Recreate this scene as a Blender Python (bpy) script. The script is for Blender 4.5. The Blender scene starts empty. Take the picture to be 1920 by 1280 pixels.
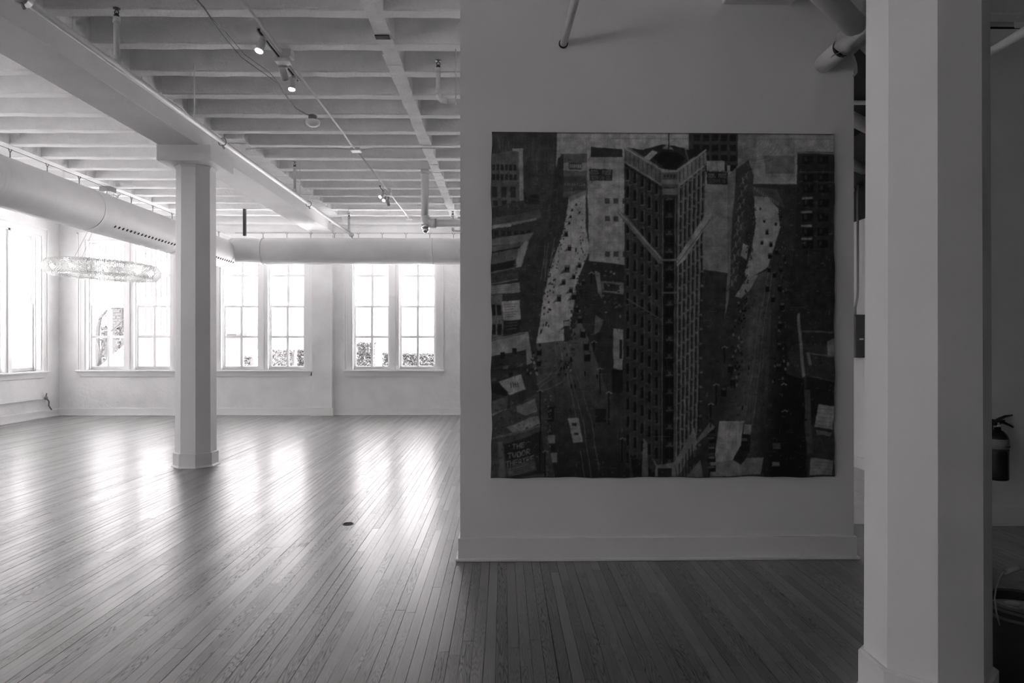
import bpy, math, random
import numpy as np
from mathutils import Vector
R = random.Random(7)
C = bpy.context.scene.collection
D = bpy.data
S = bpy.context.scene

# ------------------------------------------------------------------ camera
PSI = math.atan(16 / 1280)
cd = D.cameras.new('camera'); cam = D.objects.new('camera', cd); C.objects.link(cam)
cam.location = (0, 0, 1.5); cam.rotation_euler = (math.pi / 2, 0, -PSI)
cd.lens = 24; cd.sensor_width = 36; cd.shift_y = 5 / 1920; cd.clip_end = 400; cd.clip_start = .05
S.camera = cam
# ------------------------------------------------------------------ sky, exposure
w = D.worlds.new('sky'); S.world = w; w.use_nodes = True
bg = w.node_tree.nodes['Background']
bg.inputs[0].default_value = (1.0, .955, .972, 1); bg.inputs[1].default_value = 2.6
S.view_settings.view_transform = 'Standard'; S.view_settings.look = 'None'
S.view_settings.exposure = 1.55; S.view_settings.gamma = 1; S.view_settings.use_curve_mapping = False
S.cycles.max_bounces = 10; S.cycles.diffuse_bounces = 7; S.cycles.glossy_bounces = 4
S.cycles.transparent_max_bounces = 12; S.cycles.transmission_bounces = 4
S.cycles.sample_clamp_indirect = 6; S.cycles.caustics_reflective = False; S.cycles.caustics_refractive = False
S.cycles.use_denoising = True; S.cycles.filter_width = 1.15
sl = D.lights.new('sun', 'SUN'); sl.energy = 26; sl.angle = .02; sl.color = (1.0, .955, .972)      # sun behind the house: lights the street and the fronts opposite
so = D.objects.new('sun', sl); C.objects.link(so); so.rotation_euler = Vector((-.15, .75, -1.0)).to_track_quat('-Z', 'Y').to_euler()

LEFT, FAR, BACK, RIGHT = -9.36, 14.5, -7.0, 11.0
LEFT_OPEN = [12.15, 8.0, 4.6, 1.9, -.8, -3.5, -6.2]        # near edge (Y) of each paired window in the left wall
FAR_OPEN = [-8.82, -6.0, -3.225, -.42, 2.3]                         # left edge (X) of each paired window in the far wall
BACK_FILL_OPEN = [-8.4]                       # left edge (X) of the unseen window added behind the camera as fill light
OW, OZ0, OZ1 = 1.805, .96, 3.70
for sd, y in [('L', q) for q in LEFT_OPEN] + [('F', q) for q in FAR_OPEN] + [('B', q) for q in BACK_FILL_OPEN]:                           # sampling portals in the window openings (they emit nothing)
    ld = D.lights.new('window_portal', 'AREA'); ld.shape = 'RECTANGLE'; ld.cycles.is_portal = True
    lo = D.objects.new('window_portal', ld); C.objects.link(lo); ld.size = OW; ld.size_y = OZ1 - OZ0
    if sd == 'B':
        lo.location = (y + OW / 2, BACK - .34, (OZ0 + OZ1) / 2); lo.rotation_euler = (math.pi / 2, 0, 0)
    elif sd == 'L':
        lo.location = (LEFT - .34, y + OW / 2, (OZ0 + OZ1) / 2); lo.rotation_euler = (math.pi / 2, 0, -math.pi / 2)
    else:
        lo.location = (y + OW / 2, FAR + .34, (OZ0 + OZ1) / 2); lo.rotation_euler = (math.pi / 2, 0, math.pi)

def PX(px, y):                                            # world X of a picture column at depth Y (used to read positions off)
    return (px - 944) / 1280 * y
def PZ(py, y):
    return 1.5 - (py - 645) / 1280 * y

# ------------------------------------------------------------------ materials
def mat(name, c, rough=.6, var=.0, vscale=3.0, bump=0.0, bscale=60.0, metal=0.0, spec=.5, chips=0.0, emit=None, bvec=None):
    m = D.materials.new(name); m.use_nodes = True
    nt = m.node_tree; N = nt.nodes; L = nt.links; p = N['Principled BSDF']
    if not isinstance(c, tuple): c = (c, c, c)
    p.inputs['Base Color'].default_value = (*c, 1); p.inputs['Roughness'].default_value = rough
    p.inputs['Metallic'].default_value = metal; p.inputs['Specular IOR Level'].default_value = spec
    geo = N.new('ShaderNodeNewGeometry')
    col = None
    if var:
        n = N.new('ShaderNodeTexNoise'); n.inputs['Scale'].default_value = vscale; n.inputs['Detail'].default_value = 6
        L.new(geo.outputs['Position'], n.inputs['Vector'])
        r = N.new('ShaderNodeMapRange'); r.inputs[1].default_value = .3; r.inputs[2].default_value = .7
        r.inputs[3].default_value = 1 - var; r.inputs[4].default_value = 1 + var * .4
        L.new(n.outputs[0], r.inputs[0])
        v = N.new('ShaderNodeVectorMath'); v.operation = 'SCALE'; v.inputs[0].default_value = c
        L.new(r.outputs[0], v.inputs['Scale']); col = v.outputs[0]
    if chips:
        n = N.new('ShaderNodeTexNoise'); n.inputs['Scale'].default_value = 34; n.inputs['Detail'].default_value = 8; n.inputs['Roughness'].default_value = .75
        L.new(geo.outputs['Position'], n.inputs['Vector'])
        r = N.new('ShaderNodeMapRange'); r.inputs[1].default_value = .30; r.inputs[2].default_value = .37
        r.inputs[3].default_value = 1 - chips; r.inputs[4].default_value = 1
        L.new(n.outputs[0], r.inputs[0])
        v = N.new('ShaderNodeVectorMath'); v.operation = 'SCALE'
        if col: L.new(col, v.inputs[0])
        else: v.inputs[0].default_value = c
        L.new(r.outputs[0], v.inputs['Scale']); col = v.outputs[0]
    if col: L.new(col, p.inputs['Base Color'])
    if bump:
        n = N.new('ShaderNodeTexNoise'); n.inputs['Scale'].default_value = bscale; n.inputs['Detail'].default_value = 5
        if bvec:
            q = N.new('ShaderNodeVectorMath'); q.operation = 'MULTIPLY'; q.inputs[1].default_value = bvec
            L.new(geo.outputs['Position'], q.inputs[0]); L.new(q.outputs[0], n.inputs['Vector'])
        else: L.new(geo.outputs['Position'], n.inputs['Vector'])
        b = N.new('ShaderNodeBump'); b.inputs['Strength'].default_value = bump; b.inputs['Distance'].default_value = .02
        L.new(n.outputs[0], b.inputs['Height']); L.new(b.outputs[0], p.inputs['Normal'])
    if emit:
        p.inputs['Emission Color'].default_value = (1, .97, .96, 1); p.inputs['Emission Strength'].default_value = emit
    return m
M = dict(
    wall=mat('white_wall_paint', .86, .7, .03, 1.2, .04, 90),
    plaster=mat('old_white_plaster', .87, .75, .10, 2.2, .35, 14, chips=.12),
    trim=mat('white_gloss_trim', .87, .38, .02, 4),
    ceil=mat('painted_ceiling', .88, .75, .05, 2.0, .25, 22),
    joist=mat('rough_painted_joist', .88, .75, .06, 5.0, .55, 30, chips=.16),
    rough=mat('chipped_painted_plaster', .88, .8, .10, 6.0, .9, 24, chips=.45),
    column=mat('white_column_paint', .87, .6, .02, 2, .03, 120),
    duct=mat('white_duct_fabric', .84, .5, .05, 3.0, .32, 2.2, bvec=(1, 7, 1)), duct_far=mat('white_duct_fabric', .84, .5, .10, 1.6, .22, 2.2, bvec=(5, 1, 1)),
    pipe=mat('white_painted_pipe', .74, .4, .04, 8),
    hanger=mat('grey_hanger_steel', .30, .4, .0, metal=.3),
    dark=mat('black_metal', .02, .4),
    opening_shade=mat('painted_opening_shade', .012, .8),  # near-black colour painted for the shade inside holes, slots and gaps
    steel=mat('bright_steel', .75, .18, metal=1.0),
    cable=mat('grey_cable', .16, .6),
    lampw=mat('white_lamp_housing', .55, .45),
    glow=mat('lit_lamp_face', .9, .5, emit=16),
    bulb=mat('lit_chandelier_bulb', .9, .5, emit=16),
    plastic=mat('cloudy_plastic_film', .5, .35, .2, 12),
    void_shade=mat('painted_void_shade', .035, .8, .2, 2),  # dark colour painted for the unlit space above and behind the passage
    tile=mat('pale_floor_tile', .62, .35, .06, 3),
    grout=mat('dark_grout', .2, .8),
    ext=mat('dark_extinguisher_paint', .022, .25),
    label_pale=mat('pale_printed_label', .30, .5),
    label_dark=mat('dark_printed_label', .04, .5),
    panelbox=mat('dark_grey_steel_box', .05, .4, .05, 5),
    panelside=mat('grey_steel_box_side', .22, .4),
    bucket=mat('dark_grey_bucket_plastic', .05, .45, .15, 9),
    rimp=mat('grey_bucket_rim', .17, .45),
    smear=mat('dried_white_plaster_smear', .6, .7, .3, 20),
    wire=mat('wire_handle', .45, .3, metal=.8),
    carton=mat('pale_carton', .22, .6, .2, 20),
    sub=mat('dark_subfloor', .035, .9),
    canvas=mat('canvas_edge', .06, .7),
    pave=mat('pale_pavement', .78, .9, .1, .4),
    asphalt=mat('grey_asphalt', .34, .9, .15, .6),
    white_out=mat('white_render_facade', .38, .8, .04, .2),
    slit=mat('facade_window_glass', .028, .4),
    brick=mat('grey_brick', .016, .8, .35, 9),
    stone=mat('pale_stone', .034, .8, .2, 3),
    bark=mat('grey_bark', .007, .8, .3, 20),
    leaf=mat('hedge_leaves', .02, .7, .5, 5),
    leaf2=mat('pale_hedge_leaves', .03, .7, .5, 3),
    awn=mat('white_awning_cloth', .12, .8, .1, 1.5),
)
def glass_mat():
    m = D.materials.new('window_glass'); m.use_nodes = True; nt = m.node_tree; N = nt.nodes; L = nt.links
    N.remove(N['Principled BSDF'])
    t = N.new('ShaderNodeBsdfTransparent'); t.inputs[0].default_value = (.95, .95, .95, 1)
    g = N.new('ShaderNodeBsdfGlossy'); g.inputs['Roughness'].default_value = .03
    f = N.new('ShaderNodeFresnel'); f.inputs[0].default_value = 1.45
    x = N.new('ShaderNodeMixShader'); L.new(f.outputs[0], x.inputs[0]); L.new(t.outputs[0], x.inputs[1]); L.new(g.outputs[0], x.inputs[2])
    L.new(x.outputs[0], N['Material Output'].inputs[0]); return m
def crystal_mat():
    m = D.materials.new('crystal_bead'); m.use_nodes = True; nt = m.node_tree; N = nt.nodes; L = nt.links
    N.remove(N['Principled BSDF'])
    t = N.new('ShaderNodeBsdfTransparent'); t.inputs[0].default_value = (.93, .93, .93, 1)
    g = N.new('ShaderNodeBsdfGlossy'); g.inputs['Roughness'].default_value = .12
    d = N.new('ShaderNodeBsdfTranslucent'); d.inputs[0].default_value = (.92, .92, .92, 1)
    a = N.new('ShaderNodeMixShader'); a.inputs[0].default_value = .75; L.new(g.outputs[0], a.inputs[1]); L.new(d.outputs[0], a.inputs[2])
    b = N.new('ShaderNodeMixShader'); b.inputs[0].default_value = .9; L.new(t.outputs[0], b.inputs[1]); L.new(a.outputs[0], b.inputs[2])
    L.new(b.outputs[0], N['Material Output'].inputs[0]); return m
M['glass'] = glass_mat(); M['crystal'] = crystal_mat()

def wood_mat():
    m = D.materials.new('oak_strip_floor'); m.use_nodes = True; nt = m.node_tree; N = nt.nodes; L = nt.links
    p = N['Principled BSDF']
    geo = N.new('ShaderNodeNewGeometry'); sep = N.new('ShaderNodeSeparateXYZ'); L.new(geo.outputs['Position'], sep.inputs[0])
    at = N.new('ShaderNodeAttribute'); at.attribute_name = 'tone'
    sd = N.new('ShaderNodeAttribute'); sd.attribute_name = 'seed'
    def mth(op, a, b=None, c=None):
        n = N.new('ShaderNodeMath'); n.operation = op
        for i, v in enumerate((a, b, c)):
            if v is None: continue
            if isinstance(v, (int, float)): n.inputs[i].default_value = v
            else: L.new(v, n.inputs[i])
        return n.outputs[0]
    def vec(x, y, z):
        n = N.new('ShaderNodeCombineXYZ'); L.new(x, n.inputs[0]); L.new(y, n.inputs[1]); L.new(z, n.inputs[2]); return n.outputs[0]
    def noise(v, det, sc=1.0):
        n = N.new('ShaderNodeTexNoise'); n.inputs['Scale'].default_value = sc; n.inputs['Detail'].default_value = det
        L.new(v, n.inputs['Vector']); return n.outputs[0]
    s = sd.outputs['Fac']
    v1 = vec(mth('ADD', mth('MULTIPLY', sep.outputs[0], 22), mth('MULTIPLY', s, 91)), mth('ADD', mth('MULTIPLY', sep.outputs[1], 1.5), mth('MULTIPLY', s, 37)), mth('MULTIPLY', s, 13))
    n1 = noise(v1, 1.2)
    ring = mth('SINE', mth('MULTIPLY', n1, 62))
    ring = mth('POWER', mth('ABSOLUTE', ring), .55)              # thin dark lines where the sine crosses zero
    v2 = vec(mth('MULTIPLY', sep.outputs[0], 260), mth('ADD', mth('MULTIPLY', sep.outputs[1], 5), mth('MULTIPLY', s, 50)), s)
    n2 = noise(v2, 3)
    amt = mth('MULTIPLY', mth('FRACT', mth('MULTIPLY', s, 7.31)), 1.0)   # how figured a board is
    amt = mth('MULTIPLY', mth('POWER', amt, 1.3), .9)
    g = mth('SUBTRACT', 1.0, mth('MULTIPLY', mth('SUBTRACT', 1.0, ring), amt))
    g = mth('MULTIPLY', g, mth('ADD', .66, mth('MULTIPLY', n2, .62)))
    n3 = noise(vec(mth('MULTIPLY', sep.outputs[0], 1.1), mth('MULTIPLY', sep.outputs[1], .8), s), 4)
    n4 = noise(geo.outputs['Position'], 5, 2.4)
    g = mth('MULTIPLY', g, mth('ADD', .82, mth('MULTIPLY', n4, .36)))
    k = mth('MULTIPLY', mth('MULTIPLY', g, at.outputs['Fac']), FLOOR_ALB)
    L.new(vec(k, k, k), p.inputs['Base Color'])
    rr = mth('ADD', FLOOR_ROUGH, mth('MULTIPLY', mth('SUBTRACT', n4, .5), .07)); rr = mth('ADD', rr, mth('MULTIPLY', mth('SUBTRACT', 1.0, g), .10))
    L.new(rr, p.inputs['Roughness'])
    p.inputs['Specular IOR Level'].default_value = .5; L.new(mth('MULTIPLY', g, .8), p.inputs['Coat Weight']); L.new(mth('MULTIPLY', g, .85), p.inputs['Specular IOR Level']); p.inputs['Coat Roughness'].default_value = .25
    b = N.new('ShaderNodeBump'); b.inputs['Strength'].default_value = .25; b.inputs['Distance'].default_value = .0012
    L.new(mth('ADD', g, mth('MULTIPLY', n3, .4)), b.inputs['Height']); L.new(b.outputs[0], p.inputs['Normal'])
    return m
FLOOR_ALB, FLOOR_ROUGH = .20, .44
M['wood'] = wood_mat()

def paint_mat():
    m = D.materials.new('painted_print'); m.use_nodes = True; nt = m.node_tree; N = nt.nodes; L = nt.links
    p = N['Principled BSDF']; a = N.new('ShaderNodeAttribute'); a.attribute_name = 'ink'
    L.new(a.outputs['Color'], p.inputs['Base Color']); p.inputs['Roughness'].default_value = .5; p.inputs['Specular IOR Level'].default_value = .06
    geo = N.new('ShaderNodeNewGeometry'); n = N.new('ShaderNodeTexNoise'); n.inputs['Scale'].default_value = 40; n.inputs['Detail'].default_value = 6
    L.new(geo.outputs['Position'], n.inputs['Vector'])
    b = N.new('ShaderNodeBump'); b.inputs['Strength'].default_value = .3; b.inputs['Distance'].default_value = .004
    L.new(n.outputs[0], b.inputs['Height']); L.new(b.outputs[0], p.inputs['Normal'])
    return m
M['print'] = paint_mat()

# ------------------------------------------------------------------ mesh helpers
def link(name, me, m, parent=None, origin=None):
    o = D.objects.new(name, me); C.objects.link(o)
    if m is not None: me.materials.append(M[m] if isinstance(m, str) else m)
    return o
class MB:
    def __init__(s): s.v = []; s.f = []
    def add(s, vs, fs):
        n = len(s.v); s.v += [tuple(v) for v in vs]; s.f += [tuple(i + n for i in f) for f in fs]; return s
    def box(s, x0, x1, y0, y1, z0, z1):
        return s.add([(x0, y0, z0), (x1, y0, z0), (x1, y1, z0), (x0, y1, z0), (x0, y0, z1), (x1, y0, z1), (x1, y1, z1), (x0, y1, z1)],
                     [(0, 3, 2, 1), (4, 5, 6, 7), (0, 1, 5, 4), (1, 2, 6, 5), (2, 3, 7, 6), (3, 0, 4, 7)])
    def tube(s, pts, r, n=10, caps=True):
        P = [Vector(p) for p in pts]; rs = r if isinstance(r, (list, tuple)) else [r] * len(P)
        base = len(s.v); up = None
        for i, p in enumerate(P):
            if i == 0: t = P[1] - P[0]
            elif i == len(P) - 1: t = P[-1] - P[-2]
            else: t = (P[i + 1] - P[i]).normalized() + (P[i] - P[i - 1]).normalized()
            t.normalize()
            if up is None:
                up = Vector((0, 0, 1)) if abs(t.z) < .9 else Vector((0, 1, 0))
            a = (up - t * up.dot(t)).normalized(); b = t.cross(a); up = a
            for k in range(n):
                q = 2 * math.pi * k / n
                s.v.append(tuple(p + (a * math.cos(q) + b * math.sin(q)) * rs[i]))
        for i in range(len(P) - 1):
            for k in range(n):
                k2 = (k + 1) % n; A = base + i * n
                s.f.append((A + k, A + k2, A + n + k2, A + n + k))
        if caps:
            s.f.append(tuple(base + k for k in range(n))[::-1]); s.f.append(tuple(base + (len(P) - 1) * n + k for k in range(n)))
        return s
    def lathe(s, prof, cx, cy, n=24, cap=True):               # prof: [(r, z)] about the vertical axis
        base = len(s.v)
        for r, z in prof:
            for k in range(n):
                q = 2 * math.pi * k / n; s.v.append((cx + r * math.cos(q), cy + r * math.sin(q), z))
        for i in range(len(prof) - 1):
            for k in range(n):
                k2 = (k + 1) % n; A = base + i * n
                s.f.append((A + k, A + k2, A + n + k2, A + n + k))
        if cap:
            s.f.append(tuple(base + k for k in range(n))[::-1]); s.f.append(tuple(base + (len(prof) - 1) * n + k for k in range(n)))
        return s
    def prism(s, poly, lo, hi):                                # poly in XY, extruded in Z
        n = len(poly)
        return s.add([(x, y, lo) for x, y in poly] + [(x, y, hi) for x, y in poly],
                     [tuple(range(n))[::-1], tuple(range(n, 2 * n))] + [(i, (i + 1) % n, n + (i + 1) % n, n + i) for i in range(n)])
    def sphere(s, c, r, n=10, m=6, sz=1.0):
        prof = [(max(1e-4, r * math.sin(math.pi * i / m)), c[2] - r * sz * math.cos(math.pi * i / m)) for i in range(m + 1)]
        return s.lathe(prof, c[0], c[1], n)
    def map(s, fn): s.v = [fn(*v) for v in s.v]; return s
    def build(s, name, m, parent=None, smooth=False, bevel=0, **tags):
        xs, ys, zs = zip(*s.v)
        c = Vector(((min(xs) + max(xs)) / 2, (min(ys) + max(ys)) / 2, min(zs)))
        me = D.meshes.new(name); me.from_pydata([tuple(Vector(v) - c) for v in s.v], [], s.f); me.update()
        if smooth:
            for p in me.polygons: p.use_smooth = len(p.vertices) < 5
        o = link(name, me, m)
        if bevel:
            b = o.modifiers.new('bevel', 'BEVEL'); b.width = bevel; b.segments = 2; b.limit_method = 'ANGLE'
        o.location = c
        if parent:
            o.parent = parent; o.location = c - wloc(parent)
        for k, v in tags.items(): o[k] = v
        return o
def wloc(o):
    l = Vector(o.location)
    while o.parent: o = o.parent; l += Vector(o.location)
    return l
def tag(o, label=None, cat=None, group=None, kind=None):
    for k, v in (('label', label), ('category', cat), ('group', group), ('kind', kind)):
        if v: o[k] = v
    return o
def empty(name, loc, label=None, cat=None, group=None, kind=None):
    o = D.objects.new(name, None); C.objects.link(o); o.location = loc; o.empty_display_size = .1
    return tag(o, label, cat, group, kind)
def copy_tree(o, dloc=None):
    r = o.copy(); C.objects.link(r)
    if dloc is not None: r.location = Vector(o.location) + Vector(dloc)
    for ch in o.children:
        c = ch.copy(); C.objects.link(c); c.parent = r
        for g in ch.children:
            d = g.copy(); C.objects.link(d); d.parent = c
    return r

# ------------------------------------------------------------------ floor: oak strips running away from the camera
WX0, WX1 = -.30, 2.455        # partition extents
WY = 4.735                    # partition front face
floor = MB().box(LEFT - .1, RIGHT + .1, BACK - .1, FAR + .1, -.25, -.014).build('floor', 'sub', kind='structure')
PW = .0572
boards = []
x = LEFT; si = 0
while x < RIGHT:
    y = BACK - R.random() * 1.5
    while y < FAR:
        ln = R.choice([.45, .7, .9, 1.2, 1.5, 1.9, 2.3]) * (.8 + .4 * R.random())
        y0, y1 = max(y, BACK), min(y + ln, FAR); y += ln
        if y1 <= y0: continue
        if x > 2.5 and y1 > 5.65:
            if y0 >= 5.65: continue
            y1 = 5.65
        boards.append((x, y0, y1))
    x += PW
def seen(b):
    x0, y0, y1 = b; ya, yb = max(y0, 2.9), y1
    if yb <= ya: return 0
    ym = (ya + yb) / 2; px = 944 + 1280 * (x0 + PW / 2) / ym
    if px < -40 or px > 1940: return 0
    if x0 > WX0 and x0 < WX1 and ya > WY: return 0
    if ym > WY and 866 < px < 1865: return 0
    if 1625 < px < 1862: return 0
    return PW * 1280 / ym * 1920 * (1 / ya - 1 / yb)
boards.sort(key=seen, reverse=True)
def board_geo(b):
    x0, y0, y1 = b
    g0, g1 = (R.choice([.0004, .0005, .0008, .0016]) for _ in range(2))
    dz = R.uniform(-.0005, .0005); tl = R.uniform(-.0003, .0003)
    xa, xb, ya, yb = x0 + g0, x0 + PW - g1, y0 + .0004, y1 - .0004
    vs = [(xa, ya, -.014), (xb, ya, -.014), (xb, yb, -.014), (xa, yb, -.014), (xa, ya, dz + tl), (xb, ya, dz - tl), (xb, yb, dz - tl), (xa, yb, dz + tl)]
    fs = [(4, 5, 6, 7), (0, 1, 5, 4), (1, 2, 6, 5), (2, 3, 7, 6), (3, 0, 4, 7)]
    t = R.choice([1, 1, 1, 1.05, .95, 1.15, .85, .78, 1.22]) * R.uniform(.92, 1.08)
    return vs, fs, t, R.random() * 10
def with_attr(me, tones, seeds):
    for nm, vals in (('tone', tones), ('seed', seeds)):
        a = me.attributes.new(nm, 'FLOAT', 'FACE'); a.data.foreach_set('value', vals)
NP = 300
for b in boards[:NP]:
    vs, fs, t, sd = board_geo(b); mb = MB().add(vs, fs); o = mb.build('plank', 'wood', floor)
    with_attr(o.data, [t] * 5, [sd] * 5)
mb = MB(); T = []; SD = []
for b in boards[NP:]:
    vs, fs, t, sd = board_geo(b); mb.add(vs, fs); T += [t] * 5; SD += [sd] * 5
o = mb.build('plank_field', 'wood', floor, kind='stuff'); with_attr(o.data, T, SD)
# pale tiled floor behind the partition
for i in range(5):
    for j in range(10):
        a, b2 = 2.52 + .36 * i, 5.66 + .9 * j
        if b2 + .9 > FAR: continue
        MB().box(a + .003, min(a + .357, 4.3), b2 + .003, b2 + .897, -.014, .001).build('floor_tile', 'tile', floor)

# ------------------------------------------------------------------ walls
def wall_grid(u0, u1, z0, z1, holes, fn, t):
    us = sorted({u0, u1, *[h[0] for h in holes], *[h[1] for h in holes]}); zs = sorted({z0, z1, *[h[2] for h in holes], *[h[3] for h in holes]})
    mb = MB()
    for i in range(len(us) - 1):
        for j in range(len(zs) - 1):
            cu, cz = (us[i] + us[i + 1]) / 2, (zs[j] + zs[j + 1]) / 2
            if any(h[0] < cu < h[1] and h[2] < cz < h[3] for h in holes): continue
            mb.box(us[i], us[i + 1], 0, t, zs[j], zs[j + 1])
    return mb.map(fn)
TOPZ = 4.62
far_fn = lambda u, w_, z: (u, FAR + w_, z)
back_fn = lambda u, w_, z: (u, BACK - w_, z)
left_fn = lambda u, w_, z: (LEFT - w_, u, z)
wall_far = wall_grid(LEFT, RIGHT, -.2, TOPZ, [(a, a + OW, OZ0, OZ1) for a in FAR_OPEN], far_fn, .32).build('wall_far', 'plaster', kind='structure')
wall_left = wall_grid(BACK, FAR + .32, -.2, TOPZ, [(a, a + OW, OZ0, OZ1) for a in LEFT_OPEN], left_fn, .32).build('wall_left', 'plaster', kind='structure')
wall_back = wall_grid(LEFT - .32, RIGHT, -.2, TOPZ, [(a, a + OW, OZ0, OZ1) for a in BACK_FILL_OPEN], back_fn, .32).build('wall_back', 'plaster', kind='structure')
wall_right = MB().box(RIGHT, RIGHT + .2, BACK, FAR, -.2, TOPZ).build('wall_right', 'wall', kind='structure')
pil = MB().box(-4.02, -3.6, FAR - .13, FAR, 0, 3.9).build('pilaster', 'plaster', wall_far)
MB().box(-4.065, -4.03, FAR - .03, FAR - .004, .83, .925).build('broken_hole_shade', 'opening_shade', wall_far)  # black block painted for the shade inside the broken notch
ps = MB().box(-4.05, -3.57, FAR - .16, FAR - .002, 0, .17).build('pilaster_base', 'trim', wall_far)
# white partition that carries the picture
YAW = .0065
def part_fn(x, y, z): return (x, WY + (y - WY) + (x - WX0) * YAW, z)
wall_partition = MB().box(WX0, WX1, WY, WY + .16, 0, TOPZ).map(part_fn).build('wall_partition', 'wall', kind='structure')
bb = MB().box(WX0 - .014, WX1 + .016, WY - .016, WY + .176, .0, .158).map(part_fn).build('baseboard_partition', 'trim', kind='structure', bevel=.004)
MB().box(WX0 - .030, WX1 + .032, WY - .032, WY + .192, .0, .020).map(part_fn).build('base_shoe', 'trim', bb, bevel=.006)
# baseboards of the outer walls
b1 = MB().box(LEFT, -4.05, FAR - .022, FAR, 0, .15).box(-3.57, RIGHT, FAR - .022, FAR, 0, .15).build('baseboard_far', 'trim', kind='structure')
MB().box(LEFT, -4.05, FAR - .04, FAR, 0, .022).box(-3.57, RIGHT, FAR - .04, FAR, 0, .022).build('base_shoe', 'trim', b1)
b2 = MB().box(LEFT, LEFT + .022, BACK, FAR - .04, 0, .15).build('baseboard_left', 'trim', kind='structure')
MB().box(LEFT, LEFT + .04, BACK, FAR - .04, 0, .022).build('base_shoe', 'trim', b2)
# wall on the right that faces the camera (extinguisher wall) and the wall behind the gap
wf = MB().box(3.35, RIGHT, 5.6, 5.72, 0, TOPZ).build('wall_extinguisher', 'wall', kind='structure')
MB().box(3.33, RIGHT, 5.582, 5.6, 0, .15).build('baseboard_extinguisher', 'trim', kind='structure')
MB().box(3.4, RIGHT, 5.597, 5.602, 4.108, 4.124).build('gap_shade_strip', 'opening_shade', wf)  # dark strip on the wall face, painted for the shade of a gap
wg = MB().box(4.31, 4.43, 5.74, FAR - .05, 0, 3.0).build('wall_passage', 'wall', kind='structure')
MB().box(4.29, 4.31, 5.74, FAR - .05, 0, .14).build('baseboard_passage', 'trim', kind='structure')
MB().box(4.31, 4.45, 5.74, FAR - .05, 3.0, TOPZ).build('wall_void_shade', 'void_shade', kind='structure')  # closes off the open space above the wall; its shade is painted on
MB().box(2.5, 4.31, 5.74, 11.0, 4.05, 4.10).build('ceiling_void_shade', 'void_shade', kind='structure')  # added dark panel, the shade overhead is put into its colour
MB().box(1.0, 4.31, 11.0, 11.1, 0, 4.1).build('wall_passage_end', 'void_shade', kind='structure')  # shade at the passage end is put into the wall colour

# ------------------------------------------------------------------ ceiling: slab, beams, joists, mid-bay ribs
ZS = 4.12
ceiling = MB().box(LEFT - .3, RIGHT + .3, BACK - .3, FAR + .32, TOPZ, TOPZ + .2).build('ceiling', 'ceil', kind='structure')
BX = [-3.865, 1.77]
for bx in BX:
    MB().box(bx - .245, bx + .245, BACK, FAR, 3.87, 4.14).build('beam', 'ceil', ceiling, bevel=.012)
    mb = MB()                                             # rough bearing strip either side of the beam, its edge uneven
    n = 120
    for i in range(n):
        ya, yb = BACK + (FAR - BACK) * i / n, BACK + (FAR - BACK) * (i + 1) / n
        j = [R.uniform(-.012, .012) for _ in range(2)]
        hw = .515 if (ya + yb) / 2 > 8.75 else .285
        mb.box(bx - hw + j[0], bx + hw + j[1], ya, yb, 4.12 + R.uniform(-.006, .004), TOPZ - .001)
    mb.build('bearing_strip', 'rough', ceiling)
MB().box(LEFT, LEFT + .45, BACK, FAR, ZS, TOPZ - .002).build('bearing_strip', 'rough', ceiling)
MB().box(LEFT + .45, RIGHT, FAR - .30, FAR, 4.02, TOPZ - .003).build('edge_beam', 'ceil', ceiling)
for cx, hw in ((-1.02, .07), (-6.55, .075), (4.3, .07)):  # distribution ribs
    mb = MB(); n = 90
    for i in range(n):
        ya, yb = BACK + (FAR - .3 - BACK) * i / n, BACK + (FAR - .3 - BACK) * (i + 1) / n
        a, b = R.uniform(-.008, .008), R.uniform(-.008, .008)
        mb.box(cx - hw + a, cx + hw + b, ya, yb, ZS - .004 + R.uniform(-.004, .003), TOPZ - .004)
    rib = mb.build('rib', 'rough', ceiling)
    if cx == -1.02:
        MB().box(-1.09, -.97, 5.79, 5.86, ZS - .012, ZS).build('rib_pocket_shade', 'opening_shade', rib)  # black block under the rib, painted for the shade of a pocket
def joist(xa, xb, y0):
    n = 26; vs = []; fs = []
    for i in range(n + 1):
        xx = xa + (xb - xa) * i / n
        j = lambda s_=.006: R.uniform(-s_, s_)
        vs += [(xx, y0 + j(), ZS + .01 + j(.003)), (xx, y0 + .012 + j(.004), ZS + j(.004)), (xx, y0 + .13 + j(), ZS + j(.004)), (xx, y0 + .145, ZS + .02), (xx, y0 + .15, TOPZ), (xx, y0 - .01, TOPZ)]
    for i in range(n):
        a = i * 6
        for k in range(6):
            k2 = (k + 1) % 6; fs.append((a + k2, a + k, a + 6 + k, a + 6 + k2))
    fs += [tuple(range(6)), tuple(n * 6 + k for k in range(6))[::-1]]
    MB().add(vs, fs).build('joist', 'joist', ceiling)
k0 = -20
for k in range(k0, 15):
    y = 5.37 + .61 * k
    if y < BACK or y > FAR - .4: continue
    q = .50 if y > 8.7 else .27
    joist(LEFT + .44, BX[0] - q, y); joist(BX[0] + q, BX[1] - q, y); joist(BX[1] + q, RIGHT, y)

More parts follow.
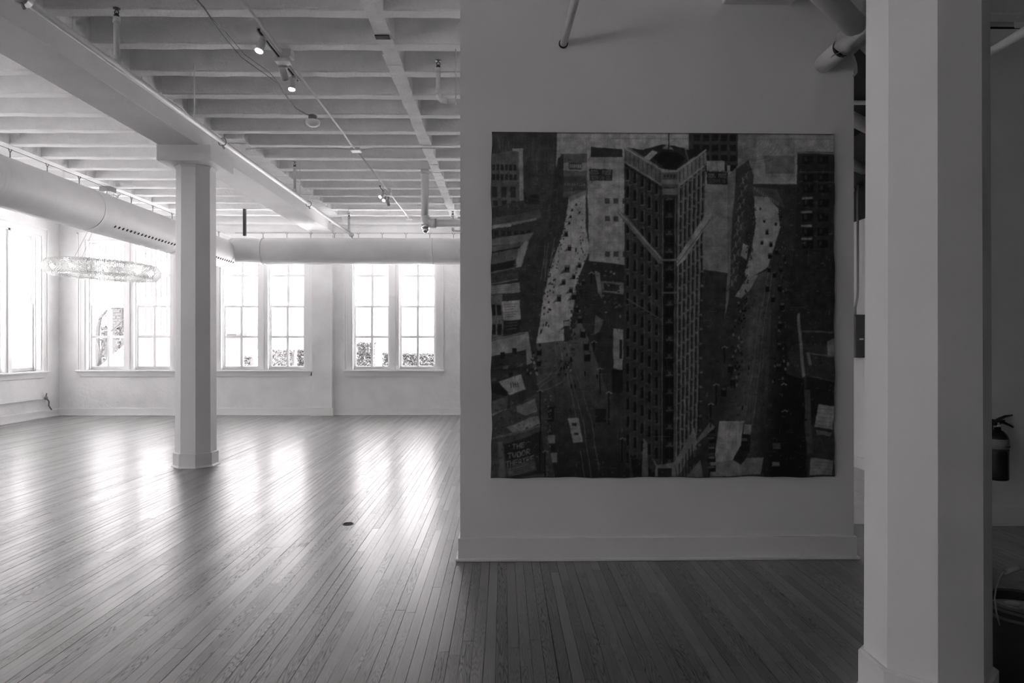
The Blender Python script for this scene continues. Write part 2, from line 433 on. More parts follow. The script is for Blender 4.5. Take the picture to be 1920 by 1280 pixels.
# ------------------------------------------------------------------ windows
def window(idx, a, fn, lites, z0=OZ0, z1=OZ1):
    """paired double-hung sashes in one opening; u along the wall, w outward, z up"""
    root = empty('window_%d' % idx, fn(a + OW / 2, 0, z0), kind='structure')
    def B(mb, name, m='trim', parent=root, **k): return mb.map(fn).build(name, m, parent, **k)
    e = a + OW; cw = .15
    for u0, u1, zz0, zz1 in ((a - cw, a, z0, z1 + cw), (e, e + cw, z0, z1 + cw), (a, e, z1, z1 + cw)):   # casing with a stepped moulding
        mb = MB().box(u0, u1, -.022, 0, zz0, zz1)
        o_ = .03
        if u1 - u0 < .2: mb.box(u0 if u0 < a else u1 - o_, u0 + o_ if u0 < a else u1, -.04, -.022, zz0, zz1).box(u0 + .06, u0 + .075, -.028, -.022, zz0, zz1)
        else: mb.box(u0 - cw, u1 + cw, -.04, -.022, zz1 - o_, zz1)
        B(mb, 'casing')
    B(MB().box(a - cw - .02, e + cw + .02, -.075, .3, z0 - .04, z0), 'sill', bevel=.008)
    mb = MB(); zt, zb = z0 - .04, z0 - .14
    ua, ub = a - cw, e + cw
    mb.add([(ua, -.045, zt), (ub, -.045, zt), (ub, 0, zt), (ua, 0, zt), (ua + .06, -.022, zb), (ub - .06, -.022, zb), (ub - .06, 0, zb), (ua + .06, 0, zb)],
           [(0, 1, 2, 3), (7, 6, 5, 4), (1, 0, 4, 5), (2, 1, 5, 6), (3, 2, 6, 7), (0, 3, 7, 4)])
    B(mb, 'apron')
    mid = a + OW / 2; mw = .105
    B(MB().box(mid - mw, mid + mw, .02, .30, z0, z1).box(mid - .03, mid + .03, .0, .02, z0, z1), 'mullion')
    for u0, u1 in ((a, a + .03), (e - .03, e)):                        # jamb linings with stops
        B(MB().box(u0, u1, 0, .30, z0, z1), 'jamb')
    B(MB().box(a + .03, e - .03, 0, .30, z1 - .035, z1), 'head')
    zm = 2.30; nx, ny = lites
    for u0, u1 in ((a + .03, mid - mw), (mid + mw, e - .03)):
        B(MB().box(u0, u0 + .02, .10, .13, z0, z1 - .035).box(u1 - .02, u1, .10, .13, z0, z1 - .035), 'sash_stop')
        for wz, s0, s1, rb, rt in ((.135, z0, zm + .022, .07, .04), (.185, zm - .022, z1 - .035, .04, .05)):
            t = .042; st = .045
            mb = MB().box(u0, u0 + st, wz, wz + t, s0, s1).box(u1 - st, u1, wz, wz + t, s0, s1).box(u0 + st, u1 - st, wz, wz + t, s0, s0 + rb).box(u0 + st, u1 - st, wz, wz + t, s1 - rt, s1)
            sash = B(mb, 'sash')
            g0, g1, h0, h1 = u0 + st, u1 - st, s0 + rb, s1 - rt
            for i in range(1, nx):
                c = g0 + (g1 - g0) * i / nx; B(MB().box(c - .026, c + .026, wz + .004, wz + t - .004, h0, h1), 'muntin', parent=sash)
            for j in range(1, ny):
                c = h0 + (h1 - h0) * j / ny; B(MB().box(g0, g1, wz + .005, wz + t - .005, c - .026, c + .026), 'muntin', parent=sash)
            for i in range(nx):
                for j in range(ny):
                    pu0, pu1 = g0 + (g1 - g0) * i / nx, g0 + (g1 - g0) * (i + 1) / nx
                    pz0, pz1 = h0 + (h1 - h0) * j / ny, h0 + (h1 - h0) * (j + 1) / ny
                    wq = wz + t / 2
                    B(MB().add([(pu0, wq, pz0), (pu1, wq, pz0), (pu1, wq, pz1), (pu0, wq, pz1)], [(0, 1, 2, 3)]), 'pane', 'glass', parent=sash)
    return root
for i, a in enumerate(FAR_OPEN): window(i + 1, a, far_fn, (2, 2))
for i, a in enumerate(BACK_FILL_OPEN): window(i + 20, a, back_fn, (1, 1))  # unseen, added to brighten the surfaces that face the camera
for i, a in enumerate(LEFT_OPEN): window(i + 6, a, left_fn, (1, 1))

# ------------------------------------------------------------------ columns
def octagon(cx, cy, w):
    a, c = w / 2, w / 2 * math.tan(math.pi / 8)
    return [(cx + x_, cy + y_) for x_, y_ in ((-c, -a), (c, -a), (a, -c), (a, c), (c, a), (-c, a), (-a, c), (-a, -c))]
def column(cx, cy, label):
    t = empty('column', (cx, cy, 0), label, 'column')
    lo, hi = octagon(cx, cy, .437), octagon(cx, cy, .415)
    mb = MB(); n = 8
    mb.add([(x_, y_, .0) for x_, y_ in lo] + [(x_, y_, 3.69) for x_, y_ in hi], [tuple(range(8))[::-1], tuple(range(8, 16))] + [(i, (i + 1) % 8, 8 + (i + 1) % 8, 8 + i) for i in range(8)])
    mb.build('shaft', 'column', t)
    def rings(ws):
        m_ = MB()
        for w_, z in ws: m_.v += [(x_, y_, z) for x_, y_ in octagon(cx, cy, w_)]
        for q in range(len(ws) - 1):
            for i in range(8):
                i2 = (i + 1) % 8; m_.f.append((q * 8 + i, q * 8 + i2, q * 8 + 8 + i2, q * 8 + 8 + i))
        m_.f.append(tuple(range(8))[::-1]); m_.f.append(tuple(len(ws) * 8 - 8 + i for i in range(8)))
        return m_
    rings([(.476, 0), (.476, .168), (.455, .176)]).build('plinth', 'trim', t)
    rings([(.512, 0), (.512, .006), (.478, .024)]).build('base_shoe', 'trim', t)
    rings([(.413, 3.64), (.447, 3.67), (.447, 3.69)]).build('neck_moulding', 'column', t)
    MB().box(cx - .31, cx + .33, cy - .36, cy + .34, 3.683, 3.872).build('capital', 'column', t, bevel=.006)
    return t
column(-3.815, 8.52, 'white octagonal column standing free on the open floor before the windows')
column(1.785, 2.86, 'white octagonal column close to the camera, right of the framed city picture')

# ------------------------------------------------------------------ the big city picture
PL, PR, PB, PT = PX(921.5, WY), PX(1564, WY + .012), PZ(894, WY), PZ(250, WY)
def make_print():
    rs = np.random.RandomState(3); R2 = random.Random(5)
    K = 2; W0, H0 = 643, 645
    Wd, Hd = W0 * K, H0 * K
    img = np.full((Hd, Wd), .105, np.float32)
    X0, Y0 = 921.5, 250.0
    def fill(poly, t, a=1.0):
        p = [((x_ - X0) * K, (y_ - Y0) * K) for x_, y_ in poly]
        xs = [q[0] for q in p]; ys = [q[1] for q in p]
        xa, xb = max(0, int(min(xs)) - 1), min(Wd, int(max(xs)) + 2); ya, yb = max(0, int(min(ys)) - 1), min(Hd, int(max(ys)) + 2)
        if xa >= xb or ya >= yb: return
        gx, gy = np.meshgrid(np.arange(xa, xb) + .5, np.arange(ya, yb) + .5)
        ins = np.zeros(gx.shape, bool); n = len(p)
        for i in range(n):
            (x1, y1), (x2, y2) = p[i], p[(i + 1) % n]
            if y1 == y2: continue
            c = ((y1 > gy) != (y2 > gy)) & (gx < (x2 - x1) * (gy - y1) / (y2 - y1) + x1); ins ^= c
        sub = img[ya:yb, xa:xb]
        if callable(t): val = t(gx / K + X0, gy / K + Y0)
        else: val = t
        sub[:] = np.where(ins, sub * (1 - a) + val * a, sub)
    def rect(x0, y0, x1, y1, t, a=1.0): fill([(x0, y0), (x1, y0), (x1, y1), (x0, y1)], t, a)
    def line(pts, wd, t, a=1.0):
        for (x1, y1), (x2, y2) in zip(pts, pts[1:]):
            d = math.hypot(x2 - x1, y2 - y1) or 1; nx_, ny_ = -(y2 - y1) / d * wd / 2, (x2 - x1) / d * wd / 2
            fill([(x1 + nx_, y1 + ny_), (x2 + nx_, y2 + ny_), (x2 - nx_, y2 - ny_), (x1 - nx_, y1 - ny_)], t, a)
    FONT = {'T': '11111 00100 00100 00100 00100 00100 00100', 'H': '10001 10001 10001 11111 10001 10001 10001', 'E': '11111 10000 10000 11110 10000 10000 11111',
            'V': '10001 10001 10001 10001 01010 01010 00100', 'D': '11110 10001 10001 10001 10001 10001 11110', 'O': '01110 10001 10001 10001 10001 10001 01110',
            'U': '10001 10001 10001 10001 10001 10001 01110', 'R': '11110 10001 10001 11110 10100 10010 10001', 'A': '00100 01010 10001 10001 11111 10001 10001', 'G': '01110 10001 10000 10111 10001 10001 01110',
            'M': '10001 11011 10101 10101 10001 10001 10001', 'S': '01111 10000 10000 01110 00001 00001 11110', 'C': '01110 10001 10000 10000 10000 10001 01110',
            'L': '10000 10000 10000 10000 10000 10000 11111', 'I': '01110 00100 00100 00100 00100 00100 01110', 'N': '10001 11001 10101 10101 10011 10001 10001', '.': '00000 00000 00000 00000 00000 01100 01100', ' ': ' '.join(['00000'] * 7)}
    def text(s_, x_, y_, wd, ht, t, slope=0.0):
        cw = wd / (len(s_) * 6 - 1)
        for i, ch in enumerate(s_):
            for r, row in enumerate(FONT[ch].split()):
                for c, bit in enumerate(row):
                    if bit == '1':
                        u = (i * 6 + c) * cw; v = r * ht / 7
                        ys = y_ + v + slope * u
                        fill([(x_ + u, ys), (x_ + u + cw * 1.1, ys + slope * cw), (x_ + u + cw * 1.1, ys + ht / 7 * 1.1 + slope * cw), (x_ + u, ys + ht / 7 * 1.1)], t)
    rnd = lambda a, b: rs.uniform(a, b)
    # --- sky and the haze at the top
    rect(921, 250, 1565, 345, .285)
    fill([(1180, 250), (1292, 250), (1292, 300), (1180, 300)], .31)
    fill([(1380, 250), (1490, 250), (1490, 340), (1380, 345)], .265)
    fill([(1430, 292), (1488, 292), (1488, 325), (1434, 326)], .20)
    fill([(1383, 252), (1420, 252), (1413, 330), (1383, 330)], .23)
    # --- top left dark block and the building with arched windows
    fill([(921, 250), (1043, 250), (1042, 357), (1000, 368), (921, 330)], .115)
    for i in range(60): line([(x_ := rnd(925, 1040), rnd(252, 300)), (x_ + rnd(-4, 4), rnd(300, 355))], .7, .17, .5)
    fill([(921, 292), (975, 282), (978, 385), (921, 392)], .165)
    fill([(960, 281), (980, 281), (983, 384), (975, 386), (973, 287), (960, 285)], .27)
    for yy in (311, 329):
        for k in range(6): rect(923 + k * 8, yy, 929 + k * 8, yy + 11, .08)
    for k in range(3): rect(924 + k * 17, 352, 934 + k * 17, 372, .09); rect(925 + k * 17, 378, 934 + k * 17, 388, .09)
    # --- stack of flat roofs and cornices down the left edge
    fill([(921, 392), (1000, 372), (1040, 358), (1048, 368), (1040, 420), (1000, 470), (921, 560)], .115)
    fill([(983, 372), (1010, 365), (1012, 385), (984, 384)], .08)
    fill([(921, 412), (1010, 395), (1014, 410), (921, 425)], .15)
    fill([(921, 425), (1005, 410), (1004, 414), (921, 432)], .24)
    fill([(925, 424), (958, 421), (958, 426), (925, 430)], .29)
    for k in range(6): rect(927 + k * 12, 434, 935 + k * 12, 444, .075)
    fill([(921, 450), (1000, 437), (990, 455), (921, 462)], .21)
    fill([(921, 464), (985, 453), (978, 490), (921, 497)], .17)
    line([(921, 475), (985, 462)], 2.5, .07)
    fill([(970, 470), (985, 452), (990, 455), (978, 500), (968, 502)], .26)
    fill([(921, 498), (968, 487), (962, 505), (921, 512)], .07); line([(921, 513), (966, 503)], 3, .18)
    fill([(921, 520), (972, 510), (975, 520), (921, 532)], .13); line([(921, 534), (972, 524)], 2, .22)
    fill([(921, 537), (974, 530), (975, 548), (921, 553)], .27)
    for k in range(4): line([(922, 540 + 4 * k), (972, 534 + 4 * k)], .8, .20)
    fill([(921, 555), (943, 552), (943, 632), (921, 636)], .19)
    for yy in (572, 608): rect(923, yy, 929, yy + 20, .07); rect(932, yy, 940, yy + 20, .07)
    fill([(942, 566), (975, 562), (975, 598), (943, 602)], .30)
    for k in range(6): line([(946, 572 + k * 4.6), (971 - (k % 3) * 4, 569.5 + k * 4.6)], 1.1, .17)
    fill([(943, 602), (975, 598), (976, 621), (944, 627)], .085)
    for k in range(3): line([(948, 606 + k * 6), (968, 603 + k * 6)], 1, .19)
    line([(921, 638), (982, 623)], 3, .22)
    fill([(921, 640), (984, 625), (986, 655), (940, 664), (921, 668)], .27)
    fill([(982, 622), (990, 622), (998, 680), (988, 684)], .26)
    fill([(921, 672), (985, 655), (986, 720), (950, 725), (921, 720)], .10)
    rect(938, 660, 946, 672, .06); rect(960, 652, 968, 664, .06)
    for k in range(14): fill([(x_ := rnd(921, 980), y_ := rnd(675, 715)), (x_ + 9, y_ - 2), (x_ + 8, y_ + 4), (x_ - 2, y_ + 5)], rnd(.05, .2))
    fill([(936, 715), (978, 700), (985, 728), (955, 740)], .295)
    for k in range(4): line([(958 + k * 4.2, 716 - k * .6), (959 + k * 4.2, 726 - k * .6)], 1.6, .10)
    fill([(922, 720), (935, 717), (952, 734), (948, 742), (922, 735)], .07)
    fill([(922, 752), (952, 742), (950, 770), (922, 778)], .17); fill([(922, 776), (950, 765), (949, 772), (924, 782)], .27)
    fill([(921, 780), (1012, 735), (1020, 740), (1022, 792), (950, 815), (921, 822)], .14)
    fill([(968, 760), (1015, 742), (1016, 768), (985, 778), (968, 770)], .235)
    fill([(948, 800), (990, 782), (1012, 778), (1015, 792), (965, 812)], .25); line([(960, 795), (978, 806), (990, 790)], 1.5, .30)
    for k in range(60): fill([(x_ := rnd(924, 1012), y_ := rnd(745, 815)), (x_ + rnd(2, 6), y_ - 1), (x_ + 3, y_ + 3)], rnd(.05, .27), .8)
    line([(1013, 733), (1022, 792)], 5, .22)
    # --- theatre sign
    fill([(921, 825), (1025, 793), (1030, 893), (921, 893)], .145)
    line([(921, 822), (1025, 794)], 4, .20)
    fill([(945, 832), (1018, 806), (1023, 886), (952, 895)], .085)
    fill([(934, 828), (943, 826), (948, 893), (937, 893)], .19); fill([(1021, 800), (1027, 798), (1030, 890), (1025, 890)], .20)
    text('THE', 961, 831, 23, 9.5, .25, -.22); text('TVDOR', 952, 848, 42, 10.5, .27, -.22); text('THEATRE', 949, 863, 52, 10.5, .25, -.22)
    rect(954, 833, 956, 835, .24); rect(990, 825, 992, 827, .24)
    fill([(950, 874), (1003, 858), (1006, 880), (953, 892)], .15)
    for k in range(4): line([(955, 878 + k * 4), (1002, 864 + k * 4)], 1.3, .21)
    # --- left street
    fill([(1050, 290), (1100, 290), (1100, 372), (1050, 372)], .17)
    rect(1056, 307, 1117, 322, .25); fill([(1066, 307), (1090, 307), (1090, 320), (1066, 320)], .12)
    for k in range(6): rect(1068 + k * 3.6, 310, 1070.4 + k * 3.6, 317, .26)
    fill([(1052, 335), (1098, 330), (1098, 358), (1052, 362)], .13)
    for k in range(10): rect(1054 + k * 4.4, 345, 1056 + k * 4.4, 350, .22)
    fill([(1045, 300), (1056, 290), (1056, 372), (1044, 420), (1028, 430), (1036, 360)], .10)
    fill([(1066, 374), (1098, 362), (1096, 420), (1104, 470), (1086, 520), (1072, 590), (1062, 640), (1005, 646), (1018, 560), (1036, 490), (1056, 430)], .315)
    for k in range(60): line([(x_ := rnd(1020, 1075), y_ := rnd(430, 600)), (x_ - rnd(3, 9), y_ + rnd(25, 60))], .8, rnd(.27, .345), .6)
    fill([(1066, 372), (1098, 358), (1098, 366), (1068, 380)], .24)
    fill([(1005, 644), (1064, 638), (1085, 600), (1125, 680), (1170, 760), (1180, 893), (1028, 893), (1018, 780), (1005, 700)], lambda x_, y_: np.clip(.175 - (y_ - 640) * .00042, .055, .2))
    fill([(1100, 480), (1128, 560), (1168, 640), (1168, 780), (1140, 740), (1105, 640), (1076, 545)], .10)
    for pts in ([(1046, 640), (1062, 700), (1075, 760), (1095, 893)], [(1058, 636), (1080, 700), (1108, 790), (1122, 880)], [(1051, 638), (1068, 700), (1092, 790), (1108, 893)],
                [(1040, 645), (1042, 680), (1030, 705), (1005, 722)], [(1050, 650), (1054, 682), (1040, 705), (1010, 728)], [(1064, 690), (1056, 715), (1030, 728), (1012, 732)]):
        line(pts, 1.2, .22, .8)
    for k in range(230):                                   # traffic and people
        t_ = rnd(0, 1); y_ = 372 + t_ * 330; cx_ = rs.choice([-1, 1])
        x_ = (1066 - (y_ - 372) * .20 if cx_ < 0 else 1094 - abs(y_ - 450) * .12) + rnd(-13, 6) * (.5 + t_)
        s_ = 1.2 + t_ * 2.2
        fill([(x_, y_), (x_ + s_, y_), (x_ + s_, y_ + s_ * 1.5), (x_, y_ + s_ * 1.5)], rs.choice([.05, .07, .09, .24]))
    for x_, y_, s_ in ((1080, 385, 3), (1072, 395, 3), (1068, 408, 4), (1085, 400, 3), (1066, 420, 4), (1060, 440, 7), (1066, 466, 7), (1063, 505, 9), (1056, 530, 7), (1048, 560, 8), (1075, 520, 6), (1086, 498, 6), (1093, 530, 6), (1076, 556, 9), (1070, 545, 7), (1062, 610, 9), (1080, 580, 8), (1086, 600, 9), (1092, 625, 10), (1098, 648, 11), (1100, 668, 12), (1010, 660, 9), (1010, 680, 9)):
        rect(x_ - s_ * .5, y_ - s_ * .8, x_ + s_ * .5, y_ + s_ * .8, .055); rect(x_ - s_ * .4, y_ - s_ * .8, x_ + s_ * .4, y_ - s_ * .3, .18)
        fill([(x_ - s_ * .5, y_ + s_ * .8), (x_ - s_ * 1.5, y_ + s_ * 1.1), (x_ - s_ * .6, y_)], .16)
    fill([(1055, 602), (1066, 600), (1067, 640), (1057, 642)], .10); rect(1056, 603, 1066, 612, .3)
    fill([(1063, 785), (1083, 783), (1092, 828), (1074, 831)], .29); fill([(1074, 831), (1092, 828), (1095, 843), (1078, 845)], .10)
    rect(1070, 793, 1079, 799, .10); rect(1075, 811, 1083, 816, .10)
    rect(1026, 815, 1040, 830, .23); rect(1028, 832, 1041, 845, .07); rect(1029, 848, 1044, 866, .23); rect(1027, 762, 1038, 790, .06); rect(1115, 765, 1135, 790, .06)
    fill([(1003, 745), (1012, 735), (1040, 893), (1028, 893)], .13)
    for k in range(70): rect(x_ := rnd(1020, 1032), y_ := rnd(740, 890), x_ + 2, y_ + 2.5, rnd(.05, .27))
    # --- pale warehouse with sign
    fill([(1100, 306), (1170, 302), (1170, 497), (1150, 494), (1103, 490)], .285)
    for k in range(26): line([(1104, y_ := rnd(345, 488)), (1168, y_ + rnd(-4, 4))], .8, rnd(.24, .31), .6)
    fill([(1104, 290), (1170, 296), (1170, 308), (1100, 306)], .25); fill([(1106, 277), (1165, 281), (1166, 296), (1106, 296)], .085)
    fill([(1104, 318), (1148, 319), (1147, 340), (1105, 340)], .075)
    text('GEO. MUSE', 1107, 320.5, 38, 8, .235); text('CLOTHING CO.', 1107, 331, 38, 7, .22)
    for yy in (373, 406, 472):
        for xx in (1133, 1149, 1166): rect(xx, yy, xx + 9, yy + 10, .14)
    fill([(1104, 490), (1170, 497), (1170, 590), (1140, 580), (1118, 540)], .085)
    fill([(1114, 508), (1124, 512), (1128, 560), (1120, 548)], .24)
    fill([(1126, 527), (1168, 530), (1168, 552), (1128, 548)], .21); fill([(1130, 531), (1160, 534), (1160, 547), (1132, 545)], .09)
    for k in range(40): rect(x_ := rnd(1120, 1166), y_ := rnd(505, 600), x_ + rnd(1, 5), y_ + rnd(1, 4), rnd(.05, .26))
    fill([(1115, 590), (1130, 600), (1122, 622), (1112, 628)], .2)
    fill([(1148, 616), (1167, 617), (1166, 693), (1149, 690)], .27); rect(1160, 636, 1165, 672, .08)
    fill([(1146, 692), (1168, 693), (1166, 735), (1146, 735)], .06)
    # --- right of the tower: block with windows, sign, pale wall
    fill([(1290, 250), (1383, 250), (1382, 312), (1290, 306)], .115)
    for i in range(5):
        for j in range(4): rect(1299 + i * 17, 253 + j * 19, 1311 + i * 17, 265 + j * 19, .065)
    fill([(1323, 302), (1357, 302), (1357, 321), (1323, 321)], .275)
    fill([(1318, 345), (1372, 347), (1364, 512), (1316, 505)], .245)
    for k in range(30): line([(1320, y_ := rnd(350, 500)), (1364, y_ + rnd(-5, 5))], .8, rnd(.2, .28), .6)
    fill([(1323, 322), (1363, 323), (1362, 347), (1324, 346)], .075); text('GEO. MUSE', 1326, 326, 34, 8, .235); text('CLOTHING CO.', 1327, 336.5, 33, 7, .2)
    fill([(1362, 330), (1382, 312), (1372, 400), (1366, 550), (1358, 600), (1362, 500)], .22)
    fill([(1378, 318), (1402, 300), (1412, 330), (1402, 420), (1385, 490), (1372, 560), (1366, 545), (1372, 430)], .12)
    for k in range(9):
        y_ = 335 + k * 24; x_ = 1393 - k * 2.5
        line([(x_ - 9, y_ + 16), (x_ + 9, y_ - 13)], 1.4, .20); line([(x_ - 3, y_ - 2), (x_ - 1, y_ + 10)], 1.6, .25); line([(x_ + 4, y_ - 10), (x_ + 6, y_ + 1)], 1.4, .22)
    fill([(1392, 456), (1402, 462), (1398, 488), (1388, 480)], .28)
    # --- right street
    fill([(1408, 350), (1455, 355), (1470, 390), (1410, 372)], .16)
    for k in range(12): rect(1412 + k * 4, 352 + k * 2.4, 1414 + k * 4, 358 + k * 2.4, .25)
    fill([(1412, 368), (1438, 370), (1458, 392), (1462, 425), (1452, 460), (1438, 500), (1420, 512), (1402, 525), (1394, 512), (1408, 470), (1416, 420)], .30)
    fill([(1400, 524), (1440, 505), (1484, 560), (1472, 700), (1440, 893), (1330, 893), (1348, 780), (1376, 690), (1390, 590)], lambda x_, y_: np.clip(.165 - np.abs(x_ - (1418 - (y_ - 560) * .12)) * .0016, .05, .17))
    for k in range(40): line([(x_ := rnd(1405, 1445), 560 + rnd(0, 60)), (x_ - rnd(8, 22), 700 + rnd(0, 110))], .9, rnd(.15, .21), .5)
    for pts in ([(1438, 510), (1420, 620), (1396, 780)], [(1446, 510), (1430, 620), (1410, 800)]): line(pts, 1.1, .24, .8)
    fill([(1400, 520), (1420, 515), (1404, 545), (1388, 560), (1376, 556)], .27)
    for k in range(260):
        t_ = rnd(0, 1); y_ = 385 + t_ * 340; side = rs.choice([-1, 1])
        x_ = (1412 - (y_ - 385) * .14 if side < 0 else 1458 + (y_ - 385) * .05 - max(0, y_ - 560) * .12) + rnd(-7, 12) * (.5 + t_)
        s_ = 1.2 + t_ * 2.6
        fill([(x_, y_), (x_ + s_, y_), (x_ + s_, y_ + s_ * 1.4), (x_, y_ + s_ * 1.4)], rs.choice([.045, .06, .08, .22]))
    for x_, y_, s_ in ((1424, 392, 3), (1432, 415, 4), (1454, 420, 4), (1437, 435, 6), (1428, 455, 5), (1445, 458, 6), (1442, 480, 7), (1455, 472, 6), (1440, 505, 7), (1450, 515, 7), (1462, 505, 7), (1437, 540, 8), (1448, 560, 8), (1460, 540, 8), (1465, 575, 9), (1462, 610, 9), (1460, 650, 9), (1458, 690, 10), (1368, 690, 10), (1372, 715, 10), (1356, 735, 10), (1464, 780, 12)):
        rect(x_ - s_ * .5, y_ - s_ * .8, x_ + s_ * .5, y_ + s_ * .8, .045); rect(x_ - s_ * .4, y_ - s_ * .8, x_ + s_ * .4, y_ - s_ * .35, .16)
    # --- dark block on the right edge
    fill([(1494, 284), (1565, 284), (1565, 650), (1496, 640), (1476, 660), (1470, 560), (1490, 460)], .085)
    line([(1494, 286), (1565, 287)], 3, .20); line([(1496, 322), (1565, 322)], 2, .15); line([(1496, 340), (1565, 341)], 2, .15)
    for yy in (292, 326, 346, 373, 400, 427, 450):
        for xx in (1504, 1533): rect(xx, yy, xx + 20, yy + 15, .048); rect(xx + 3, yy + 2, xx + 8, yy + 10, .10)
    for yy in (369, 395, 421, 445): rect(1502, yy, 1522, yy + 4, .24)
    fill([(1494, 590), (1499, 585), (1508, 705), (1502, 707)], .25); line([(1500, 620), (1562, 624)], 3, .17)
    fill([(1550, 640), (1565, 634), (1565, 668), (1552, 670)], .24); line([(1515, 662), (1556, 668)], 2, .2); line([(1514, 660), (1518, 684)], 6, .22)
    fill([(1510, 705), (1563, 715), (1563, 760), (1520, 800), (1512, 860)], .065); line([(1520, 706), (1563, 716)], 1.6, .17)
    fill([(1508, 730), (1518, 730), (1524, 850), (1512, 850)], .15)
    fill([(1534, 758), (1565, 763), (1562, 806), (1528, 800)], .295); fill([(1530, 806), (1560, 812), (1556, 818), (1532, 815)], .24)
    for k in range(5): line([(1532, 766 + k * 8), (1562, 769 + k * 8)], .8, .2)
    fill([(1524, 822), (1563, 824), (1563, 848), (1522, 846)], .12); fill([(1519, 858), (1562, 864), (1558, 892), (1516, 890)], .27)
    for k in range(4): line([(1522, 866 + k * 6), (1558, 869 + k * 6)], .9, .21)
    fill([(1470, 700), (1506, 710), (1512, 893), (1440, 893)], .05)
    # --- pale lorry, car, kerb at lower right
    fill([(1348, 789), (1395, 790), (1390, 830), (1370, 870), (1332, 893), (1342, 830)], .315)
    for k in range(40): line([(x_ := rnd(1345, 1390), 792), (x_ - 8, 868)], .7, rnd(.27, .33), .5)
    fill([(1330, 866), (1430, 858), (1424, 890), (1330, 893)], .25); fill([(1372, 862), (1390, 830), (1405, 850), (1388, 872)], .08)
    fill([(1393, 795), (1408, 796), (1404, 848), (1386, 846)], .06); fill([(1394, 796), (1408, 797), (1407, 816), (1393, 815)], .26); rect(1389, 822, 1400, 828, .16)
    for k in range(5): rect(1325 + rnd(-3, 3), 800 + k * 18, 1340, 812 + k * 18, .06); rect(1326, 801 + k * 18, 1338, 805 + k * 18, .17)
    rect(1447, 830, 1462, 842, .16); rect(1446, 866, 1460, 874, .24); fill([(1300, 830), (1330, 790), (1340, 800), (1304, 832)], .22)
    # --- the flatiron tower
    fill([(1169, 290), (1242, 330), (1242, 893), (1200, 893), (1172, 830), (1166, 700), (1170, 560)], .105)
    fill([(1240, 328), (1269, 328), (1268, 560), (1264, 893), (1236, 893), (1240, 560)], .065)
    fill([(1268, 328), (1322, 290), (1318, 420), (1312, 560), (1308, 720), (1300, 893), (1262, 893), (1266, 600)], .15)
    for f_ in range(17):                                   # storeys of the left face: paired windows, spandrels
        for c in range(5):
            x_ = 1173 + c * 13.5; y_ = 318 + c * 6.6 + f_ * 33
            if y_ > 860: continue
            rect(x_, y_, x_ + 5, y_ + 20, .045); rect(x_ + 5.4, y_ - 4, x_ + 7.2, y_ + 22, .18 - .003 * f_); rect(x_ - 1.4, y_ + 21, x_ + 7, y_ + 23, .165 - .003 * f_); rect(x_ + .8, y_ + 25, x_ + 5, y_ + 30, .125 - .002 * f_)
    for x_ in (1179, 1193, 1206.5, 1220, 1233): line([(x_, 330), (x_ + 1, 880)], 1.1, .135, .6)
    for f_ in range(17):
        y_ = 345 + f_ * 33
        rect(1246, y_, 1261, y_ + 19, .04); rect(1247, y_ - 5, 1260, y_ - 3, .15); rect(1251, y_ + 22, 1257, y_ + 28, .13); line([(1253.5, y_), (1253.5, y_ + 19)], 1, .1)
    for x_ in (1242, 1265): line([(x_, 335), (x_ - 3, 893)], 1.8, .19)
    for c in range(6):                                     # bays of the right face, strongly lit
        x_ = 1272 + c * 8.3
        line([(x_, 345 - c * 6), (x_ - 6 - c * .6, 880 - c * 14)], 2.4, .235); line([(x_ + 3.2, 345 - c * 6), (x_ - 3 - c * .6, 880 - c * 14)], 2.6, .07)
        for f_ in range(20):
            y_ = 350 - c * 6.5 + f_ * 27; rect(x_ - f_ * .33 + 1, y_, x_ - f_ * .33 + 6, y_ + 4, .22, .8)
    fill([(1155, 392), (1170, 402), (1240, 486), (1240, 496), (1232, 493), (1156, 400)], .20); line([(1155, 393), (1240, 487)], 2.4, .27)
    fill([(1266, 488), (1320, 404), (1334, 401), (1328, 416), (1282, 488), (1268, 500)], .285); line([(1268, 496), (1330, 412)], 1.5, .16)
    rect(1238, 486, 1270, 490, .2); rect(1238, 548, 1268, 551, .17); line([(1174, 560), (1238, 600)], 2, .17)
    # roof: parapets, deck, front
    fill([(1168, 278), (1180, 278), (1242, 318), (1242, 352), (1170, 305)], .185)
    for k in range(9): line([(1172 + k * 8, 283 + k * 5), (1172 + k * 8, 303 + k * 5)], 1.4, .10)
    line([(1168, 278), (1242, 321)], 2.5, .27); line([(1170, 305), (1242, 350)], 3, .24); line([(1170, 310), (1242, 357)], 4, .07, .8)
    fill([(1267, 322), (1322, 280), (1323, 305), (1286, 340), (1268, 354)], .235)
    for k in range(7): line([(1273 + k * 7.4, 322 - k * 5.6), (1273 + k * 7.4, 342 - k * 5.2)], 1.6, .11)
    line([(1267, 323), (1323, 281)], 2.4, .30); line([(1268, 352), (1318, 312)], 3, .28)
    rect(1240, 322, 1269, 336, .17); rect(1239, 321, 1269, 324, .28)
    for k in range(4): rect(1243 + k * 6, 328, 1247 + k * 6, 334, .09)
    rect(1239, 337, 1270, 346, .22); rect(1239, 346, 1270, 352, .16); rect(1240, 354, 1269, 366, .2); rect(1240, 366, 1269, 372, .1)
    fill([(1180, 279), (1205, 282), (1240, 272), (1262, 274), (1290, 281), (1320, 281), (1266, 320), (1242, 318)], .085)
    fill([(1206, 297), (1222, 283), (1232, 287), (1216, 303)], .27); fill([(1282, 280), (1290, 280), (1302, 296), (1290, 304)], .25); fill([(1240, 280), (1250, 271), (1262, 282)], .24)
    fill([(1222, 296), (1240, 286), (1268, 286), (1284, 298), (1266, 318), (1244, 316)], .05)
    fill([(1284, 282), (1318, 282), (1290, 302)], .07)
